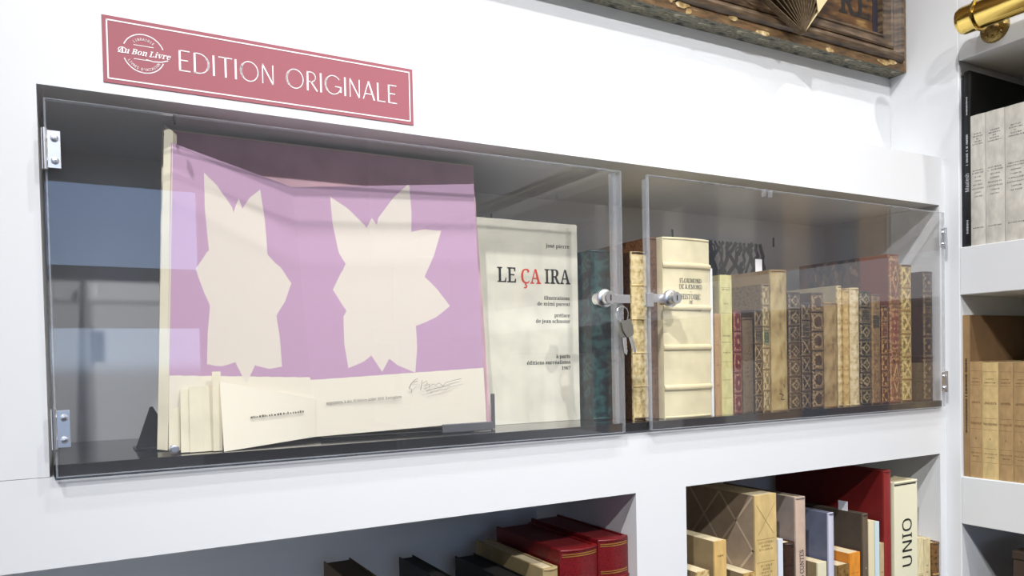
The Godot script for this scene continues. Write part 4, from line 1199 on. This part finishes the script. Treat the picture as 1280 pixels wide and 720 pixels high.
# ------------------------------------------------------------------ the old wooden frame on the upper wall
func picture_frame() -> void:
	var x0 := 0.35
	var x1 := 1.4845
	var y0 := 0.566
	var y1 := 1.36
	var zw := -0.1132
	var f := thing("wooden_picture_frame", P((x0 + x1) / 2, y0, zw), "old flaking brown wooden frame on the wall above the show case", "picture frame")
	f.position = Vector3.ZERO
	var wood := M(Color(1, 0.97, 0.93), 0.5, "wood", 5.0)
	var ochre := M(Color(1, 1, 1), 0.55, "ochre", 6.0)
	var worn := M(Color(1, 1, 1), 0.75, "worn", 7.0)
	# profile across the rail: distance inwards from the outer edge, height above the wall, material
	var prof := [
		[worn, [Vector2(0, 0), Vector2(0, 0.034), Vector2(0.001, 0.0375)]],
		[ochre, [Vector2(0.001, 0.0375), Vector2(0.014, 0.0395), Vector2(0.0155, 0.037)]],
		[wood, [Vector2(0.0155, 0.037), Vector2(0.0165, 0.041), Vector2(0.02, 0.047), Vector2(0.025, 0.049), Vector2(0.03, 0.047), Vector2(0.034, 0.04), Vector2(0.04, 0.035), Vector2(0.0405, 0.0375), Vector2(0.044, 0.039), Vector2(0.046, 0.036), Vector2(0.062, 0.03), Vector2(0.064, 0.032), Vector2(0.067, 0.032), Vector2(0.069, 0.02)]]]
	var sides := [["bottom_rail", Vector2(x0, y0), Vector2(x1, y0), Vector2(0, 1)], ["right_rail", Vector2(x1, y0), Vector2(x1, y1), Vector2(-1, 0)], ["top_rail", Vector2(x1, y1), Vector2(x0, y1), Vector2(0, -1)], ["left_rail", Vector2(x0, y1), Vector2(x0, y0), Vector2(1, 0)]]
	for s in sides:
		var a: Vector2 = s[1]
		var b: Vector2 = s[2]
		var inw: Vector2 = s[3]
		var al := (b - a).normalized()
		var rail := Node3D.new()
		rail.name = s[0]
		f.add_child(rail, true)
		for pm in prof:
			var st := begin()
			var pl: Array = pm[1]
			for i in pl.size() - 1:
				var q := []
				for e in [[a, 1.0, pl[i]], [b, -1.0, pl[i]], [b, -1.0, pl[i + 1]], [a, 1.0, pl[i + 1]]]:
					var v: Vector2 = e[2]
					var g: Vector2 = e[0] + inw * v.x + al * v.x * e[1]
					q.append(P(g.x, g.y, zw + v.y))
				var dv: Vector2 = pl[i + 1] - pl[i]
				var out := Vector3(-inw.x * dv.y, -inw.y * dv.y, dv.x) + Vector3(0, 0, 0.0001)
				quad(st, q[0], q[1], q[2], q[3], out)
			put(st, "moulding" if pm[0] == wood else ("fillet" if pm[0] == ochre else "outer_edge"), pm[0], rail)
	span("panel", P(x0 + 0.068, y0 + 0.068, zw + 0.001), P(x1 - 0.068, y1 - 0.068, zw + 0.022), M(Color(0.82, 0.72, 0.52), 0.7, "ochre", 4.0), f, 0.0)
	span("dark_border", P(x1 - 0.085, y0 + 0.069, zw + 0.0222), P(x1 - 0.07, y1 - 0.07, zw + 0.0226), M(Color(0.12, 0.11, 0.16), 0.6), f, 0.0)
	letters("painted_letters", "RE", 0.05, P(1.345, 0.682, zw + 0.0224), M(Color(0.1, 0.07, 0.05), 0.6), f, serif_bold)
	# flakes of gesso still holding to the wood
	var rng := RandomNumberGenerator.new()
	rng.seed = 9
	var fl := M(Color(1, 1, 1), 0.8, "flake", 14.0)
	for q in [[0.885, 0.012, 0.02], [0.86, 0.016, 0.012], [1.075, 0.002, 0.022], [1.41, 0.008, 0.028], [1.435, 0.012, 0.018], [0.9, 0.005, 0.01], [1.0, 0.013, 0.012], [1.25, 0.004, 0.014], [0.72, 0.006, 0.02]]:
		var pg := PackedVector2Array()
		for i in 9: pg.append(Vector2(cos(TAU * i / 9) * q[2] * rng.randf_range(0.5, 1.0), sin(TAU * i / 9) * 0.006 * rng.randf_range(0.5, 1.0)))
		var st2 := begin()
		prism(st2, pg, P(q[0], y0 + q[1], zw + 0.037 + q[1] * 0.12), Vector3.RIGHT, Vector3.UP, Vector3(0, 0.0002, 0.002))
		put(st2, "gesso_flake", fl, f)
	# the little fanned book that hangs on the frame
	var tip := P(1.1518, 0.5741, -0.05)
	var h := thing("hanging_book", tip, "small fanned book with browned leaves hanging on the wooden frame", "book")
	var dl := Vector3(-0.0884, 0.0395, 0).normalized()
	var dr := Vector3(0.061, 0.0707, 0).normalized()
	var leafm := M(Color(0.38, 0.32, 0.24), 0.85, "foxed", 14.0)
	for i in 15:
		var t := i / 14.0
		var dd := dl.slerp(dr, t)
		var ln := 0.16
		var n := Vector3(-dd.y, dd.x, 0)
		var st3 := begin()
		var th := 0.0009
		var zf := 0.004 * sin(t * PI) - 0.002 * t
		var a0 := dd * 0.0015 + n * th
		var pts := PackedVector2Array([Vector2(0, -th), Vector2(ln, -th), Vector2(ln, th), Vector2(0, th)])
		prism(st3, pts, Vector3(0, 0, -0.012), dd, n, Vector3(0, 0, 0.012 + zf))
		put(st3, "leaf", leafm if i < 14 else M(Color(0.85, 0.77, 0.58), 0.8), h)
	var cv := begin()
	prism(cv, PackedVector2Array([Vector2(0.0, 0.0), Vector2(0.085, 0.0), Vector2(0.075, 0.05), Vector2(0.045, 0.055)]), dr * 0.055 + Vector3(0, 0, -0.0005), dr, Vector3(-dr.y, dr.x, 0), Vector3(0, 0, 0.0012))
	put(cv, "title_page", M(Color(0.86, 0.79, 0.6), 0.8), h)

func brass_rail() -> void:
	var r := thing("brass_rail", P(1.42, 0.598, 0.07), "polished brass ladder rail with round end on the corner bookcase", "rail")
	var brass := M(Color(0.87, 0.75, 0.42), 0.16, "", 1.0, 1.0)
	var st := begin()
	lathe(st, [Vector2(0.0, 0.0), Vector2(0.018, 0.0), Vector2(0.0225, 0.003), Vector2(0.0245, 0.009), Vector2(0.0245, 2.6), Vector2(0.0, 2.6)], Vector3.ZERO, Vector3.BACK, 32)
	put(st, "tube", brass, r)
	st = begin()
	lathe(st, [Vector2(0.0245, 0.032), Vector2(0.0275, 0.0325), Vector2(0.0285, 0.035), Vector2(0.0275, 0.0375), Vector2(0.0245, 0.038)], Vector3.ZERO, Vector3.BACK, 32)
	put(st, "end_ring", brass, r)
	var old := M(Color(0.62, 0.53, 0.33), 0.35, "leather", 20.0, 0.9)
	for z in [0.026, 1.0, 2.0]:
		var rs := Node3D.new()
		rs.name = "bracket"
		r.add_child(rs, true)
		rs.position = Vector3(0.0666, -0.007, z)
		st = begin()
		lathe(st, [Vector2(0.0, 0.016), Vector2(0.007, 0.015), Vector2(0.009, 0.011), Vector2(0.011, 0.0075), Vector2(0.019, 0.006), Vector2(0.0245, 0.004), Vector2(0.0265, 0.0)], Vector3.ZERO, Vector3.LEFT, 24)
		put(st, "rosette", old, rs)
		st = begin()
		for k in 8:
			var an := TAU * k / 8
			lathe(st, [Vector2(0.0, 0.0085), Vector2(0.003, 0.0075), Vector2(0.0045, 0.005)], Vector3(0, cos(an) * 0.0165, sin(an) * 0.0165), Vector3.LEFT, 8)
		put(st, "petals", old, rs)
		st = begin()
		tube(st, [Vector3(-0.012, 0.0, 0), Vector3(-0.035, 0.002, 0), Vector3(-0.05, 0.007, 0)], 0.007, 10)
		put(st, "arm", old, rs)
